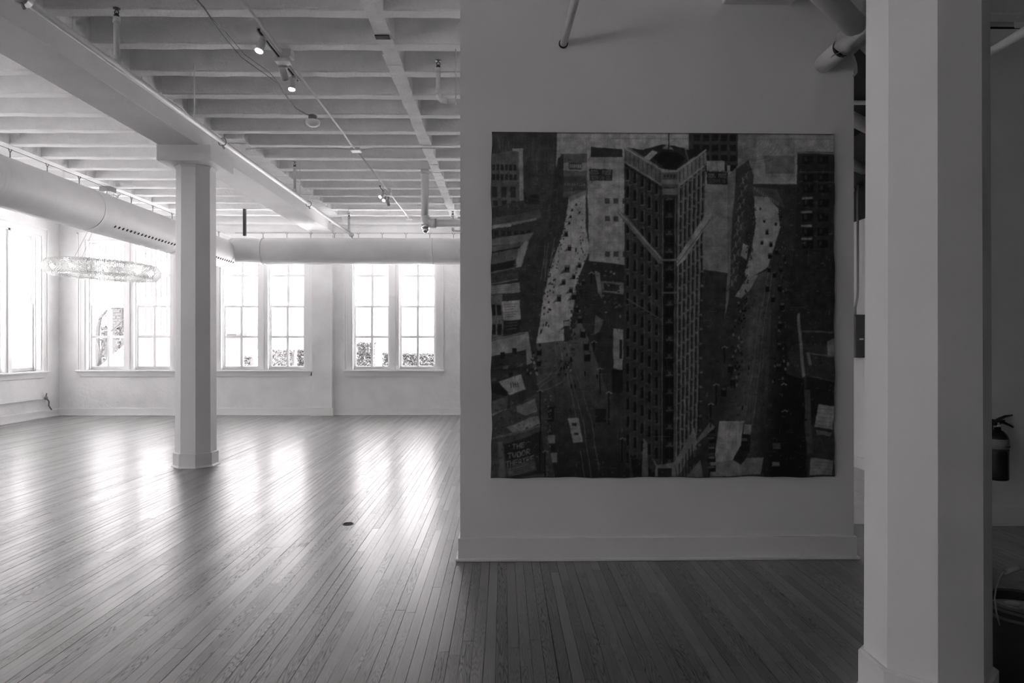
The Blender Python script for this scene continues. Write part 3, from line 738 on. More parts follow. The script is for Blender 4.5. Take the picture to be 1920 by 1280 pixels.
    line([(1252.5, 250), (1252.5, 290)], 1.8, .05)
    # base of the tower
    fill([(1180, 850), (1236, 893), (1186, 893)], .06); fill([(1204, 822), (1212, 830), (1214, 893), (1202, 893)], .2); line([(1222, 860), (1240, 893)], 3, .2)
    fill([(1228, 872), (1262, 868), (1266, 893), (1226, 893)], .22); rect(1232, 878, 1258, 893, .08)
    fill([(1262, 868), (1300, 800), (1306, 830), (1270, 893)], .24)
    for k in range(5): line([(1272 + k * 6, 868 - k * 9), (1272 + k * 6, 893)], 2, .08)
    fill([(1286, 862), (1312, 850), (1315, 860), (1290, 875)], .1); fill([(1284, 893), (1312, 860), (1316, 893)], .2)
    # lamp standards
    for x_, y_, h_ in ((1012, 732, 150), (1124, 690, 48), (1140, 735, 60), (1165, 820, 45), (1331, 756, 45), (1341, 720, 40), (1357, 650, 30), (1468, 720, 30), (1470, 770, 40), (1022, 845, 48), (1108, 512, 20), (1112, 640, 20)):
        line([(x_, y_), (x_, y_ + h_)], 1.6, .035)
        for k in range(5): rect(x_ - 5 + k * 2.3, y_ - 2 + abs(k - 2) * 1.3, x_ - 3 + k * 2.3, y_ + abs(k - 2) * 1.3, .27)
    for x_, y_ in ((1070, 725), (1077, 724), (1096, 700), (1119, 705), (1057, 690), (1402, 690), (1390, 765), (1078, 470)): rect(x_ - 1, y_ - 4, x_ + 1.5, y_ + 4, .04)
    # --- ink grain, brush scratches and speckle
    def smooth(a, n):
        for _ in range(n): a = (a + np.roll(a, 1, 0) + np.roll(a, -1, 0) + np.roll(a, 1, 1) + np.roll(a, -1, 1)) / 5
        return a
    g1 = smooth(rs.rand(Hd, Wd).astype(np.float32), 2) - .5
    q = rs.rand(66, 66).astype(np.float32); iy, ix = np.linspace(0, 64, Hd), np.linspace(0, 64, Wd); y0, x0 = iy.astype(int), ix.astype(int); fy, fx = (iy - y0)[:, None], (ix - x0)[None]
    g2 = (q[y0][:, x0] * (1 - fy) * (1 - fx) + q[y0][:, x0 + 1] * (1 - fy) * fx + q[y0 + 1][:, x0] * fy * (1 - fx) + q[y0 + 1][:, x0 + 1] * fy * fx) - .5
    gv = np.repeat(rs.rand(1, Wd).astype(np.float32), Hd, 0); gv = smooth(gv, 1) - .5
    dk = (img < .2)
    for k in range(3600):                                  # small architectural clutter over the dark parts of the print
        x_, y_ = rnd(923, 1562), rnd(300, 890)
        if not dk[int((y_ - Y0) * K), int((x_ - X0) * K)] or 1240 < x_ < 1268: continue
        wd, ht = (rnd(.8, 2), rnd(2, 7)) if R2.random() < .5 else (rnd(2, 7), rnd(.8, 2))
        rect(x_, y_, x_ + wd, y_ + ht, rs.choice([.03, .045, .06, .16, .22]), .45)
    img = smooth(img, 1)
    def field(n, sd_):                                     # smooth random field, for the wobble of hand-brushed edges
        q = np.random.RandomState(sd_).rand(n + 2, n + 2).astype(np.float32) - .5
        iy, ix = np.linspace(0, n, Hd), np.linspace(0, n, Wd); y0, x0 = iy.astype(int), ix.astype(int); fy, fx = (iy - y0)[:, None], (ix - x0)[None]
        return q[y0][:, x0] * (1 - fy) * (1 - fx) + q[y0][:, x0 + 1] * (1 - fy) * fx + q[y0 + 1][:, x0] * fy * (1 - fx) + q[y0 + 1][:, x0 + 1] * fy * fx
    gy, gx = np.meshgrid(np.arange(Hd), np.arange(Wd), indexing='ij')
    wy = np.clip(gy + field(130, 1) * 1.8 + field(40, 2) * 1.6, 0, Hd - 1).astype(int); wx = np.clip(gx + field(130, 3) * 1.8 + field(40, 4) * 1.6, 0, Wd - 1).astype(int)
    img = img[wy, wx]
    img *= 1 + field(90, 5) * .22
    vv = np.linspace(0, 1, Hd)[:, None]; img = img * (1.04 - .20 * vv)
    img *= (1 + g1 * .6 + g2 * .28 + gv * .12)
    for k in range(240):
        x_, y_ = rnd(925, 1560), rnd(252, 890); l_ = rnd(6, 36); a_ = rs.choice([0, math.pi / 2]) + rnd(-.25, .25)
        line([(x_, y_), (x_ + l_ * math.cos(a_), y_ + l_ * math.sin(a_))], rnd(.5, 1.0), rs.choice([.05, .2, .28]), .25)
    for k in range(26):
        c0, r0 = rnd(1380, 1440), rnd(8, 60); line([(c0 + r0 * math.cos(q), 262 + r0 * math.sin(q) * .9) for q in np.linspace(.2, 1.6, 7)], .8, rs.choice([.2, .3]), .5)
    for k in range(18):
        x_, y_ = 935 + rnd(-8, 22), 262 + rnd(0, 30); line([(x_, y_), (x_ + rnd(-5, 5), y_ + rnd(8, 20))], .9, .21, .5)
    rect(921, 250, 1565, 253, .10, .6); line([(921, 262), (1565, 261)], .8, .12, .5)
    # display tone -> albedo, against the wall's tone .365 at albedo .8
    img = np.clip(img, .02, .6)
    G = 1.0
    lin = np.where(img <= .04045, img / 12.92, ((img + .055) / 1.055) ** 2.4)
    alb = np.clip(lin / .110 * .80 * G, .008, .85)
    return alb.reshape(H0, K, Wd).mean(1).reshape(H0, W0, K).mean(2)
alb = make_print()
def picture():
    cx, cz = (PL + PR) / 2, PB
    t = empty('city_picture', (cx, WY, cz), 'large unframed black and white canvas of a wedge-shaped tower between two busy streets', 'picture')
    n = 560; H0, W0 = alb.shape
    u = np.linspace(0, 1, n + 1); U, V = np.meshgrid(u, u)
    depth = .035
    edge = lambda q, s: .0035 * np.sin(q * 23 + s) + .002 * np.sin(q * 61 + s * 2)
    Xg = PL + (PR - PL) * U + edge(V, 1.0) * (2 * U - 1)
    Zg = PB + (PT - PB) * V + edge(U, 3.0) * (1 - V)
    Yg = WY + (Xg - WX0) * YAW - depth + .0012 * np.sin(U * 9 + V * 5)
    co = np.stack([Xg - cx, Yg - WY, Zg - cz], -1).reshape(-1, 3)
    idx = np.arange((n + 1) * (n + 1)).reshape(n + 1, n + 1)
    fc = np.stack([idx[:-1, :-1], idx[:-1, 1:], idx[1:, 1:], idx[1:, :-1]], -1).reshape(-1, 4)
    me = D.meshes.new('canvas_print'); me.vertices.add(len(co)); me.vertices.foreach_set('co', co.ravel().astype(np.float32))
    me.loops.add(fc.size); me.loops.foreach_set('vertex_index', fc.ravel().astype(np.int32))
    me.polygons.add(len(fc)); me.polygons.foreach_set('loop_start', (np.arange(len(fc)) * 4).astype(np.int32))
    me.update(calc_edges=True)
    sx = U * (W0 - 1); sy = (1 - V) * (H0 - 1)
    x0 = np.clip(sx.astype(int), 0, W0 - 2); y0 = np.clip(sy.astype(int), 0, H0 - 2); fx, fy = sx - x0, sy - y0
    val = alb[y0, x0] * (1 - fx) * (1 - fy) + alb[y0, x0 + 1] * fx * (1 - fy) + alb[y0 + 1, x0] * (1 - fx) * fy + alb[y0 + 1, x0 + 1] * fx * fy
    colr = np.ones((val.size, 4), np.float32); colr[:, :3] = val.reshape(-1, 1)
    a = me.attributes.new('ink', 'FLOAT_COLOR', 'POINT'); a.data.foreach_set('color', colr.ravel())
    o = link('canvas_print', me, 'print'); o.parent = t
    mb = MB()                                              # canvas sides and back, following the front's edge
    loop = [idx[0, i] for i in range(0, n, 8)] + [idx[i, n] for i in range(0, n, 8)] + [idx[n, n - i] for i in range(0, n, 8)] + [idx[n - i, 0] for i in range(0, n, 8)]
    vs = [co[i] for i in loop]; m_ = len(vs)
    mb.v = [(v[0] + cx, v[1] + WY, v[2] + cz) for v in vs] + [(v[0] + cx, v[1] + WY + depth - .001, v[2] + cz) for v in vs]
    mb.f = [(i, m_ + i, m_ + (i + 1) % m_, (i + 1) % m_) for i in range(m_)] + [tuple(range(m_, 2 * m_))]
    mb.build('canvas_edge', 'canvas', t)
picture()

# ------------------------------------------------------------------ fabric air ducts
def duct_mesh(path, r, n=28, seg_noise=.007):
    P = []; rr = []
    for a, b in zip(path, path[1:]):
        a, b = Vector(a), Vector(b); m_ = max(2, int((b - a).length / .06))
        for i in range(m_): P.append(a.lerp(b, i / m_))
    P.append(Vector(path[-1]))
    return MB().tube(P, [r * (1 + R.uniform(-seg_noise, seg_noise)) for _ in P], n)
DX, DZ, DR = -5.5, 3.28, .28
t = empty('air_duct', (DX, 0, DZ - DR), 'long white round duct running down the left bay towards the windows', 'duct')
mb = duct_mesh([(DX, -3.9, DZ), (DX, 13.62, DZ)], DR)
mb.build('duct_tube', 'duct', t, smooth=True)
cap = MB(); cap.tube([(DX, 13.62 + .26 * math.sin(q), DZ) for q in np.linspace(0, math.pi / 2, 7)], [max(.01, DR * math.cos(q) ** .6) for q in np.linspace(0, math.pi / 2, 7)], 28).build('end_cap', 'duct', t, smooth=True)
for y in (2.2, 4.6, 7.0, 9.02, 11.3, 13.3):
    MB().tube([(DX, y, DZ), (DX, y + .02, DZ)], DR + .004, 28).build('seam_ring', 'duct', t, smooth=True)
mb = MB(); ph = math.radians(-40)
for i in range(42):
    y = 9.36 + i * .099
    c = Vector((DX + (DR + .001) * math.cos(ph), y, DZ + (DR + .001) * math.sin(ph))); nn = Vector((math.cos(ph), 0, math.sin(ph))); tt = Vector((-math.sin(ph), 0, math.cos(ph)))
    base = len(mb.v)
    for k in range(8):
        q = k * math.pi / 4; mb.v.append(tuple(c + nn * .004 + tt * (.02 * math.sin(q)) + Vector((0, .017 * math.cos(q), 0))))
    mb.v += [tuple(Vector(mb.v[base + k]) - nn * .01) for k in range(8)]
    mb.f.append(tuple(base + k for k in range(8))); mb.f += [(base + k, base + (k + 1) % 8, base + 8 + (k + 1) % 8, base + 8 + k) for k in range(8)]
mb.build('air_outlet_holes', 'opening_shade', t, kind='stuff')
MB().tube([(DX, -3.9, DZ + DR + .11), (DX, 13.8, DZ + DR + .11)], .004, 6).build('hanger_cable', 'hanger', t)
def hooks(pts, axis, parent):
    for (x_, y_, z_) in pts:
        mb = MB().tube([(x_, y_, z_), (x_, y_, z_ + .075)], .006, 6)
        dx, dy = (.03, 0) if axis == 'x' else (0, .03)
        mb.tube([(x_ - dx, y_ - dy, z_ + .118), (x_, y_, z_ + .075), (x_ + dx, y_ + dy, z_ + .118)], .006, 6)
        mb.build('hanger_hook', 'hanger', parent)
hooks([(DX, 5.2 + .62 * i, DZ + DR - .003) for i in range(14)], 'y', t)
FY, FZ, FR = 13.55, 3.335, .262
t = empty('air_duct', (-5.4, FY, FZ - FR), 'white round duct crossing above the far windows under the ceiling', 'duct')
mb = MB(); P = []; rr = []
for i in range(120):
    x_ = -5.35 + i * .085
    if x_ > RIGHT - 2: break
    P.append((x_, FY, FZ + (.015 if x_ < -4.9 else -.002 * math.sin(x_ * 5)))); rr.append((FR - .02 if x_ < -4.75 else FR) * (1 + .006 * math.sin(x_ * 4.1)))
mb.tube(P, rr, 28).build('duct_tube', 'duct_far', t, smooth=True)
for x_ in (-4.75, -1.4):
    MB().tube([(x_, FY, FZ), (x_ + .02, FY, FZ)], FR + .005, 28).build('seam_ring', 'duct', t, smooth=True)
MB().tube([(-5.3, FY, FZ + FR + .10), (4.0, FY, FZ + FR + .10)], .004, 6).build('hanger_cable', 'hanger', t)
hooks([(-4.75 + .47 * i, FY, FZ + FR - .01) for i in range(9)], 'x', t)
# perforated strut dropping from the ceiling to the duct
st = MB().box(PX(458.5, 13.3), PX(463, 13.3), 13.28, 13.34, 3.60, 4.12).build('strut_channel', 'dark')
tag(st, 'dark perforated strut hanging from the ceiling above the meeting of the two ducts', 'strut')

# ------------------------------------------------------------------ chandelier
CX, CY, CZ = -6.69, 11.5, 2.735
t = empty('chandelier', (CX, CY, CZ), 'ring-shaped crystal bead chandelier hanging before the corner windows', 'chandelier')
RM, rm = .745, .105
def tp(a, b, k=1.0):
    x_, y_, z_ = (RM + rm * k * math.cos(b)) * math.cos(a), (RM + rm * k * math.cos(b)) * math.sin(a), rm * 1.15 * k * math.sin(b)
    return (CX + x_, CY + y_, CZ + z_ - x_ * .045)
mb = MB(); NA, NB = 190, 24
for i in range(NA):
    for j in range(NB):
        c = Vector(tp(2 * math.pi * i / NA, 2 * math.pi * (j + .5 * (i % 2)) / NB)); s_ = .0142 * R.uniform(.8, 1.15)
        mb.add([c + Vector(d_) * s_ for d_ in ((1, 0, 0), (-1, 0, 0), (0, 1, 0), (0, -1, 0), (0, 0, 1.15), (0, 0, -1.15))],
               [(0, 2, 4), (2, 1, 4), (1, 3, 4), (3, 0, 4), (2, 0, 5), (1, 2, 5), (3, 1, 5), (0, 3, 5)])
mb.build('crystal_beads', 'crystal', t, kind='stuff')
mb = MB()
for b in (.9, -.9, math.pi / 2 + .1, -math.pi / 2):
    pts = [tp(2 * math.pi * i / 48, b, .97) for i in range(49)]; mb.tube(pts, .004, 5, False)
for i in range(24):
    pts = [tp(2 * math.pi * i / 24, 2 * math.pi * j / 14, .97) for j in range(15)]; mb.tube(pts, .003, 4, False)
mb.build('wire_frame', 'hanger', t)
for i in range(10):
    c = tp(2 * math.pi * (i + .35) / 10, 0, 0); MB().sphere(c, .03, 10, 6).build('bulb', 'bulb', t, smooth=True)
top = (-6.6, 11.5, 4.0)
for i in range(3):
    a = .5 + i * 2 * math.pi / 3; MB().tube([tp(a, math.pi / 2), (top[0] + .06 * math.cos(a), top[1] + .06 * math.sin(a), 3.98)], .0028, 5).build('suspension_wire', 'hanger', t)
mb = MB().box(-6.70, -6.52, 11.4, 11.58, 4.04, 4.118); mb.build('canopy_box', 'hanger', t)
mb = MB()
for k in range(3): mb.tube([(top[0] + (.17 - .03 * k) * math.cos(q), top[1] + (.17 - .03 * k) * math.sin(q), 4.02 - .045 * k + .012 * math.sin(q * 9)) for q in np.linspace(0, 2 * math.pi, 40)], .004, 5, False)
for k in range(12): q = k * math.pi / 6; mb.tube([(top[0] + .17 * math.cos(q), top[1] + .17 * math.sin(q), 4.03), (top[0] + .1 * math.cos(q), top[1] + .1 * math.sin(q), 3.92)], .003, 4, False)
mb.build('wire_coil', 'hanger', t)

# ------------------------------------------------------------------ sprinkler main beside the beam
SX, SZ = -2.90, 3.585
t = empty('sprinkler_pipe', (SX, 0, SZ), 'white sprinkler pipe slung along the beam over the free-standing column', 'pipe')
MB().tube([(SX, -3.9, SZ), (SX, 13.12, SZ)], .024, 12).build('main_pipe', 'pipe', t, smooth=True)
MB().tube([(SX, 4.06, SZ), (SX, 4.20, SZ)], .036, 12).build('coupling', 'pipe', t, smooth=True)
def sprinkler(x_, y_, z0, z1, parent):
    r_ = MB().tube([(x_, y_, z0), (x_, y_, z1)], .021, 10).tube([(x_, y_, z1 - .02), (x_, y_, z1 + .02)], .026, 10).tube([(x_, y_, z0 + .02), (x_, y_, z0 + .07)], .026, 10).build('riser', 'pipe', parent, smooth=True)
    mb = MB().lathe([(.018, z1 + .02), (.020, z1 + .032), (.010, z1 + .045), (.008, z1 + .05)], x_, y_, 10)
    for s_ in (-1, 1): mb.tube([(x_ + .012 * s_, y_, z1 + .04), (x_ + .016 * s_, y_, z1 + .06), (x_, y_, z1 + .082)], .0035, 6)
    mb.lathe([(.006, z1 + .08), (.026, z1 + .083), (.026, z1 + .087), (.005, z1 + .088)], x_, y_, 12)
    mb.build('sprinkler_head', 'dark', r_)
for y, z1 in ((5.155, 3.93), (9.52, 3.94), (12.85, 3.87)): sprinkler(SX, y, SZ, z1, t)
for y in (4.14, 7.08, 10.2, 13.06):
    mb = MB().tube([(SX + .04 * math.cos(q), y, SZ + .04 * math.sin(q)) for q in np.linspace(0, 2 * math.pi, 17)], .006, 6, False).tube([(SX, y, SZ - .03), (SX + .02, y, SZ - .07)], .010, 6)
    mb.build('clamp', 'hanger', t)
for y in (3.55, 6.44, 9.76, 12.8):
    MB().tube([(SX, y, SZ + .02), (SX, y, 4.4 if y < 6 or y > 12 else 4.13)], .005, 6).build('hanger_rod', 'pipe', t)
# branch pipe at the right of the bay
y = 6.07; x_ = PX(822, y)
t = empty('sprinkler_pipe', (x_, y, 3.64), 'short white sprinkler branch with upturned elbow beside the partition edge', 'pipe')
sprinkler(x_, y, 3.69, 3.93, t)
MB().tube([(x_, y, 3.73), (x_ + .005, y, 3.69), (x_ + .03, y, 3.665), (x_ + .08, y, 3.66)], .026, 12).build('elbow', 'pipe', t, smooth=True)
MB().tube([(x_ + .06, y, 3.66), (4.2, y, 3.66)], .02, 10).build('branch_pipe', 'pipe', t, smooth=True)
MB().tube([(x_ + .155, y, 3.64), (x_ + .155, y, 4.13)], .005, 6).tube([(x_ + .155, y + .03 * math.cos(q), 3.66 + .03 * math.sin(q)) for q in np.linspace(0, 6.283, 13)], .005, 5, False).build('hanger_rod', 'pipe', t)
# drain pipe at the far right of the bay
y = 10.3; xx = PX(797, y)
t = empty('drain_pipe', (xx, y, 3.3), 'fat white drain pipe dropping from the ceiling and turning right', 'pipe')
MB().tube([(xx, y, 4.12), (xx, y, 3.43)], .058, 16).tube([(xx, y, 4.06), (xx, y, 4.1)], .066, 16).build('drop_pipe', 'pipe', t, smooth=True)
MB().tube([(xx + .11 - .11 * math.cos(q), y, 3.43 - .11 * math.sin(q)) for q in np.linspace(0, math.pi / 2, 7)] , .066, 16).tube([(xx + .08, y, 3.32), (xx + .17, y, 3.32)], .072, 16).build('elbow', 'pipe', t, smooth=True)
MB().tube([(xx + .1, y, 3.32), (3.4, y, 3.32)], .058, 16).build('level_pipe', 'pipe', t, smooth=True)
MB().sphere((xx + .01, y - .01, 3.22), .05, 14, 8).tube([(xx + .01, y - .01, 3.24), (xx + .01, y - .01, 3.30)], .062, 14).build('cleanout_cap', 'steel', t, smooth=True)
y = 12.7; x_ = PX(849, y)
t = empty('sprinkler_pipe', (x_, y, 3.58), 'small far sprinkler riser by the far end of the fat drain pipe', 'pipe')
sprinkler(x_, y, 3.60, 3.88, t); MB().tube([(x_, y, 3.60), (3.0, y, 3.60)], .021, 10).build('branch_pipe', 'pipe', t, smooth=True)
MB().tube([(x_ + .9, y, 3.6), (x_ + .9, y, 4.13)], .005, 6).build('hanger_rod', 'pipe', t)
# ------------------------------------------------------------------ electrical conduit, track lights
KX, KZ = -1.965, 4.09
t = empty('conduit', (KX, 0, KZ), 'thin white conduit running along the joists and feeding the track lights', 'conduit')
MB().tube([(KX, -3.5, KZ), (KX, 8.4, KZ), (KX, 8.8, KZ - .02), (KX + .02, 9.05, KZ - .02)], .011, 8).tube([(KX + .02, 9.05, KZ - .02), (KX + .02, 14.1, KZ)], .011, 8).build('run', 'pipe', t, smooth=True)
MB().tube([(-3.4, 9.06, KZ - .02), (-3.25, 9.06, KZ), (-2.2, 9.06, KZ), (KX - .03, 9.06, KZ - .02)], .011, 8).tube([(KX + .06, 9.06, KZ - .02), (KX + .25, 9.06, KZ + .005), (2.0, 9.06, KZ + .005)], .011, 8).build('cross_run', 'pipe', t, smooth=True)
MB().box(KX - .05, KX + .08, 8.99, 9.12, KZ - .045, KZ - .005).build('junction_box', 'pipe', t, bevel=.004)
MB().box(KX - .04, KX + .09, 14.0, 14.13, KZ - .03, KZ + .02).build('end_box', 'pipe', t, bevel=.004)
def track(y0, y1, x_, heads, label, k=1.0):
    t = empty('track_light', (x_, y0, KZ - .07), label, 'track light')
    z = KZ - .055
    MB().box(x_ - .018, x_ - .012, y0, y1, z - .012, z + .016).box(x_ + .012, x_ + .018, y0, y1, z - .012, z + .016).box(x_ - .018, x_ + .018, y0, y1, z + .012, z + .018).build('track', 'lampw', t)
    MB().box(x_ - .012, x_ + .012, y0 + .01, y1 - .01, z + .0, z + .012).build('track_slot', 'opening_shade', t)
    ym = y0 + (y1 - y0) * .48
    MB().box(x_ - .05, x_ + .08, ym, ym + .1, z - .035, z + .01).box(x_ - .01, x_ + .09, ym + .02, ym + .13, z + .018, KZ + .035).build('feed_box', 'pipe', t, bevel=.004)
    for f_, d_, lit in heads:
        y = y0 + (y1 - y0) * f_; d = Vector(d_).normalized(); p = Vector((x_ - .02, y, z - .075))
        h_ = MB().box(x_ - .016, x_ + .016, y - .03, y + .03, z - .03, z - .012).tube([(x_, y, z - .02), tuple(p)], .008, 6).tube([tuple(p - d * .055), tuple(p - d * .045), tuple(p + d * .06)], [.026 * k, .034 * k, .034 * k], 14).build('lamp_head', 'lampw', t, smooth=True)
        MB().tube([tuple(p + d * .0605), tuple(p + d * .066)], .029 * k, 14).build('lamp_lens', 'glow' if lit else 'dark', h_)
track(5.53, 6.62, KX - .01, ((.10, (-.15, -.3, -1), 1), (.62, (.12, .75, -.8), 0), (.86, (.0, -.15, -1), 1)), 'near white track light with three lamp heads under the joists')
track(11.0, 12.05, KX - .02, ((.3, (-.45, -.7, -.6), 1), (.55, (-.2, -.7, -.6), 1), (.8, (.3, .4, -.9), 0)), 'far small track light with two lit heads near the windows', .8)
# round detector on its octagon box, with the loose cable feeding it
y = 7.86; xx = PX(588, y)
M['det'] = mat('white_detector_plastic', .86, .4)
t = empty('ceiling_detector', (xx, y, 3.97), 'round white detector under an octagon box on the fifth joist', 'detector')
MB().prism([(xx + .05 * math.cos(math.pi / 8 + q * math.pi / 4), y + .05 * math.sin(math.pi / 8 + q * math.pi / 4)) for q in range(8)], 4.065, 4.125).build('octagon_box', 'hanger', t)
MB().lathe([(.02, 3.995), (.05, 4.0), (.075, 4.02), (.082, 4.045), (.082, 4.062), (.06, 4.068)], xx, y, 28).build('detector_body', 'det', t, smooth=True)
mb = MB()
cp = [(a, b, 2.565 * 1280 / (645 - b)) for a, b in ((350, -25), (365, -5), (385, 18), (400, 40), (420, 68), (455, 110), (500, 142), (523, 158), (540, 185), (556, 205), (575, 216), (587, 219))]
mb.tube([(PX(a, c), c, PZ(b, c)) for a, b, c in cp], .0034, 6)
mb.tube([(PX(a + (6 if 3 < i < 7 else 1), c), c, PZ(b - (5 if 3 < i < 7 else 1), c)) for i, (a, b, c) in enumerate(cp)], .0028, 6)
tag(mb.build('loose_cable', 'cable'), 'pair of loose grey wires sagging from the joists to the round detector', 'cable')
# small hook left on the left bay's joist
xx, y = PX(57, 5.7), 5.7
mb = MB().tube([(xx, y, 4.14), (xx, y, 4.08)], .004, 6).tube([(xx + .012 * math.sin(q), y, 3.998 + .05 * math.cos(q) * -1 + .03) for q in np.linspace(math.pi, 3 * math.pi, 20)], .004, 6)
tag(mb.build('wire_loop', 'hanger'), 'small wire loop hanging from a joist left of the beam', 'hook')
# pipe and valve along the left wall
t = empty('wall_pipe', (LEFT + .04, 9, .4), 'thin white pipe with old valve low on the left wall', 'pipe')
MB().tube([(LEFT + .03, -3, .41), (LEFT + .03, 13.95, .39)], .012, 8).build('pipe_run', 'pipe', t, smooth=True)
MB().sphere((LEFT + .04, 14.03, .40), .035, 8, 6).tube([(LEFT + .04, 14.03, .44), (LEFT + .05, 14.03, .5)], .012, 6).tube([(LEFT + .04, 14.06, .38), (LEFT + .04, 14.12, .33), (LEFT + .05, 14.1, .24), (LEFT + .04, 14.2, .15)], .014, 8).build('valve', 'hanger', t, smooth=True)
# dark round outlet hole in the floor
fx, fy = PX(654, 1920 / 336), 1920 / 336
t = empty('floor_outlet', (fx, fy, 0), 'dark round outlet hole set in the plank floor', 'outlet')
MB().lathe([(.046, .0008), (.046, .004), (.040, .005), (.038, .0012)], fx, fy, 24).build('rim', 'dark', t)
MB().lathe([(.038, .0008), (.038, .0018)], fx, fy, 20).build('hole', 'opening_shade', t)

# ------------------------------------------------------------------ pipes meeting the partition
t = empty('wall_pipe', (.42, WY, 3.58), 'thin white pipe poking out of the partition high above the picture', 'pipe')
MB().tube([(.415, WY + .01, 3.585), (.50, 2.2, 3.60)], .025, 14).build('pipe_run', 'pipe', t, smooth=True)
MB().tube([(.415, WY + .004, 3.585), (.4155, WY - .006, 3.585)], .032, 18).build('collar', 'dark', t)
t = empty('vent_stub', (2.235, WY, 3.45), 'white pipe stub from the partition with torn plastic film tied on its end', 'pipe')
MB().tube([(2.235, WY + .01, 3.455), (2.235, 4.47, 3.455)], .062, 20).build('stub', 'pipe', t, smooth=True)
MB().tube([(2.235, 4.475, 3.455), (2.235, 4.45, 3.455)], .066, 20).build('tie_band', 'dark', t)
rr = [.060, .074, .082, .078, .07, .05, .06]; P = [(2.235, 4.48, 3.455), (2.24, 4.45, 3.46), (2.25, 4.42, 3.47), (2.265, 4.39, 3.485), (2.28, 4.36, 3.50), (2.31, 4.33, 3.52), (2.35, 4.30, 3.54)]
mb = MB().tube(P, rr, 16); mb.v = [(a + R.uniform(-.018, .018), b + R.uniform(-.018, .018), c + R.uniform(-.018, .018)) for a, b, c in mb.v]; mb.build('plastic_film', 'plastic', t, smooth=True)
def ribbon(pts, wd, name):
    mb = MB(); n = len(pts)
    for i, p in enumerate(pts):
        w_ = wd * (1 - .5 * i / n) * R.uniform(.7, 1.2)
        mb.v += [(p[0] - w_, p[1], p[2]), (p[0] + w_, p[1] + .01, p[2] + .006), (p[0] + w_, p[1] + .013, p[2] + .006), (p[0] - w_, p[1] + .003, p[2])]
    for i in range(n - 1):
        a = i * 4
        for k in range(4): mb.f.append((a + k, a + (k + 1) % 4, a + 4 + (k + 1) % 4, a + 4 + k))
    mb.build(name, 'plastic', t)
ribbon([(2.25, 4.40, 3.40), (2.27, 4.40, 3.36), (2.28, 4.39, 3.31), (2.29, 4.40, 3.26), (2.275, 4.40, 3.235)], .016, 'film_tail')
ribbon([(2.24, 4.41, 3.40), (2.20, 4.41, 3.40), (2.16, 4.42, 3.385), (2.14, 4.43, 3.37)], .012, 'film_tail')
dg = MB().tube([(1.10, 3.38, 3.74), (1.95, 4.09, 3.59), (2.75, 4.76, 3.45)], .072, 20).build('slanting_vent_pipe', 'pipe', smooth=True)
tag(dg, 'fat white pipe slanting across the upper corner beside the close column', 'pipe')

# ------------------------------------------------------------------ gap behind the partition: switch box, conduit, ducts
t = empty('switch_box', (4.24, 8.2, 1.34), 'dark electrical switch box on the passage wall behind the partition', 'switch box')
MB().box(4.19, 4.308, 8.05, 8.40, 1.34, 1.85).build('box_body', 'panelbox', t, bevel=.004)
MB().box(4.170, 4.19, 8.06, 8.39, 1.35, 1.84).build('cover', 'panelside', t, bevel=.003)
MB().box(4.150, 4.170, 8.12, 8.16, 1.56, 1.62).build('latch', 'dark', t)
MB().box(4.22, 4.27, 8.042, 8.05, 1.55, 1.57).build('hinge_plate', 'steel', t)
MB().tube([(4.20, 8.1, 1.85), (4.20, 8.1, 1.93), (4.225, 8.1, 2.05), (4.23, 8.1, 2.15), (4.23, 8.1, 3.4)], .014, 10).build('feed_conduit', 'hanger', t, smooth=True)
for i, (y, z, lb) in enumerate(((7.2, 3.84, 'upper'), (7.7, 3.60, 'middle'), (8.0, 3.42, 'lower'))):
    tag(MB().tube([(3.0, y - .5, z + .1), (4.25, y + .3, z - .04)], .05 + .012 * (2 - i), 14).build('passage_duct', 'pipe', smooth=True), '%s grey duct seen in the dark slot behind the partition' % lb, 'duct')
# pipe along the right under the ceiling, ending at the extinguisher wall
tag(MB().tube([(3.86, -3.5, 3.815), (3.86, 5.59, 3.815)], .035, 14).build('ceiling_pipe', 'pipe', smooth=True), 'white pipe under the ceiling right of the close column', 'pipe')

# ------------------------------------------------------------------ fire extinguisher
ex, ey = PX(1878.5, 5.49), 5.49
t = empty('fire_extinguisher', (ex, ey, .40), 'dark fire extinguisher on the wall right of the close column', 'extinguisher')
prof = [(.066, .402), (.076, .405), (.080, .415), (.080, .70), (.078, .735), (.066, .768), (.045, .793), (.026, .805), (.024, .83)]
MB().lathe(prof, ex, ey, 32).build('cylinder', 'ext', t, smooth=True)
MB().lathe([(.0812, .655), (.0815, .655), (.0812, .735), (.079, .735)], ex, ey, 32, False).build('upper_label', 'label_pale', t, smooth=True)
MB().lathe([(.0816, .640), (.0818, .640), (.0818, .652), (.0816, .652)], ex, ey, 32, False).build('dark_band', 'label_dark', t, smooth=True)
mb = MB()
for k in range(7): q = -math.pi / 2 + .15 + k * .16; mb.box(-.004, .004, 0, .001, .672, .690) if False else mb.tube([(ex + .0822 * math.cos(q), ey + .0822 * math.sin(q), .668), (ex + .0822 * math.cos(q), ey + .0822 * math.sin(q), .684)], .0035, 4)
for k in range(4): mb.tube([(ex + .0822 * math.cos(q), ey + .0822 * math.sin(q), .70 + k * .009) for q in np.linspace(-1.3, -.5, 8)], .0016, 4)
mb.build('label_print', 'label_dark', t)
MB().lathe([(.022, .825), (.027, .83), (.027, .845), (.018, .85), (.018, .868)], ex, ey, 18).build('valve', 'steel', t, smooth=True)
MB().tube([(ex - .02, ey, .872), (ex + .01, ey, .89), (ex + .06, ey - .005, .915), (ex + .115, ey - .01, .925)], [.014, .014, .011, .007], 8).build('carry_handle', 'dark', t, smooth=True)
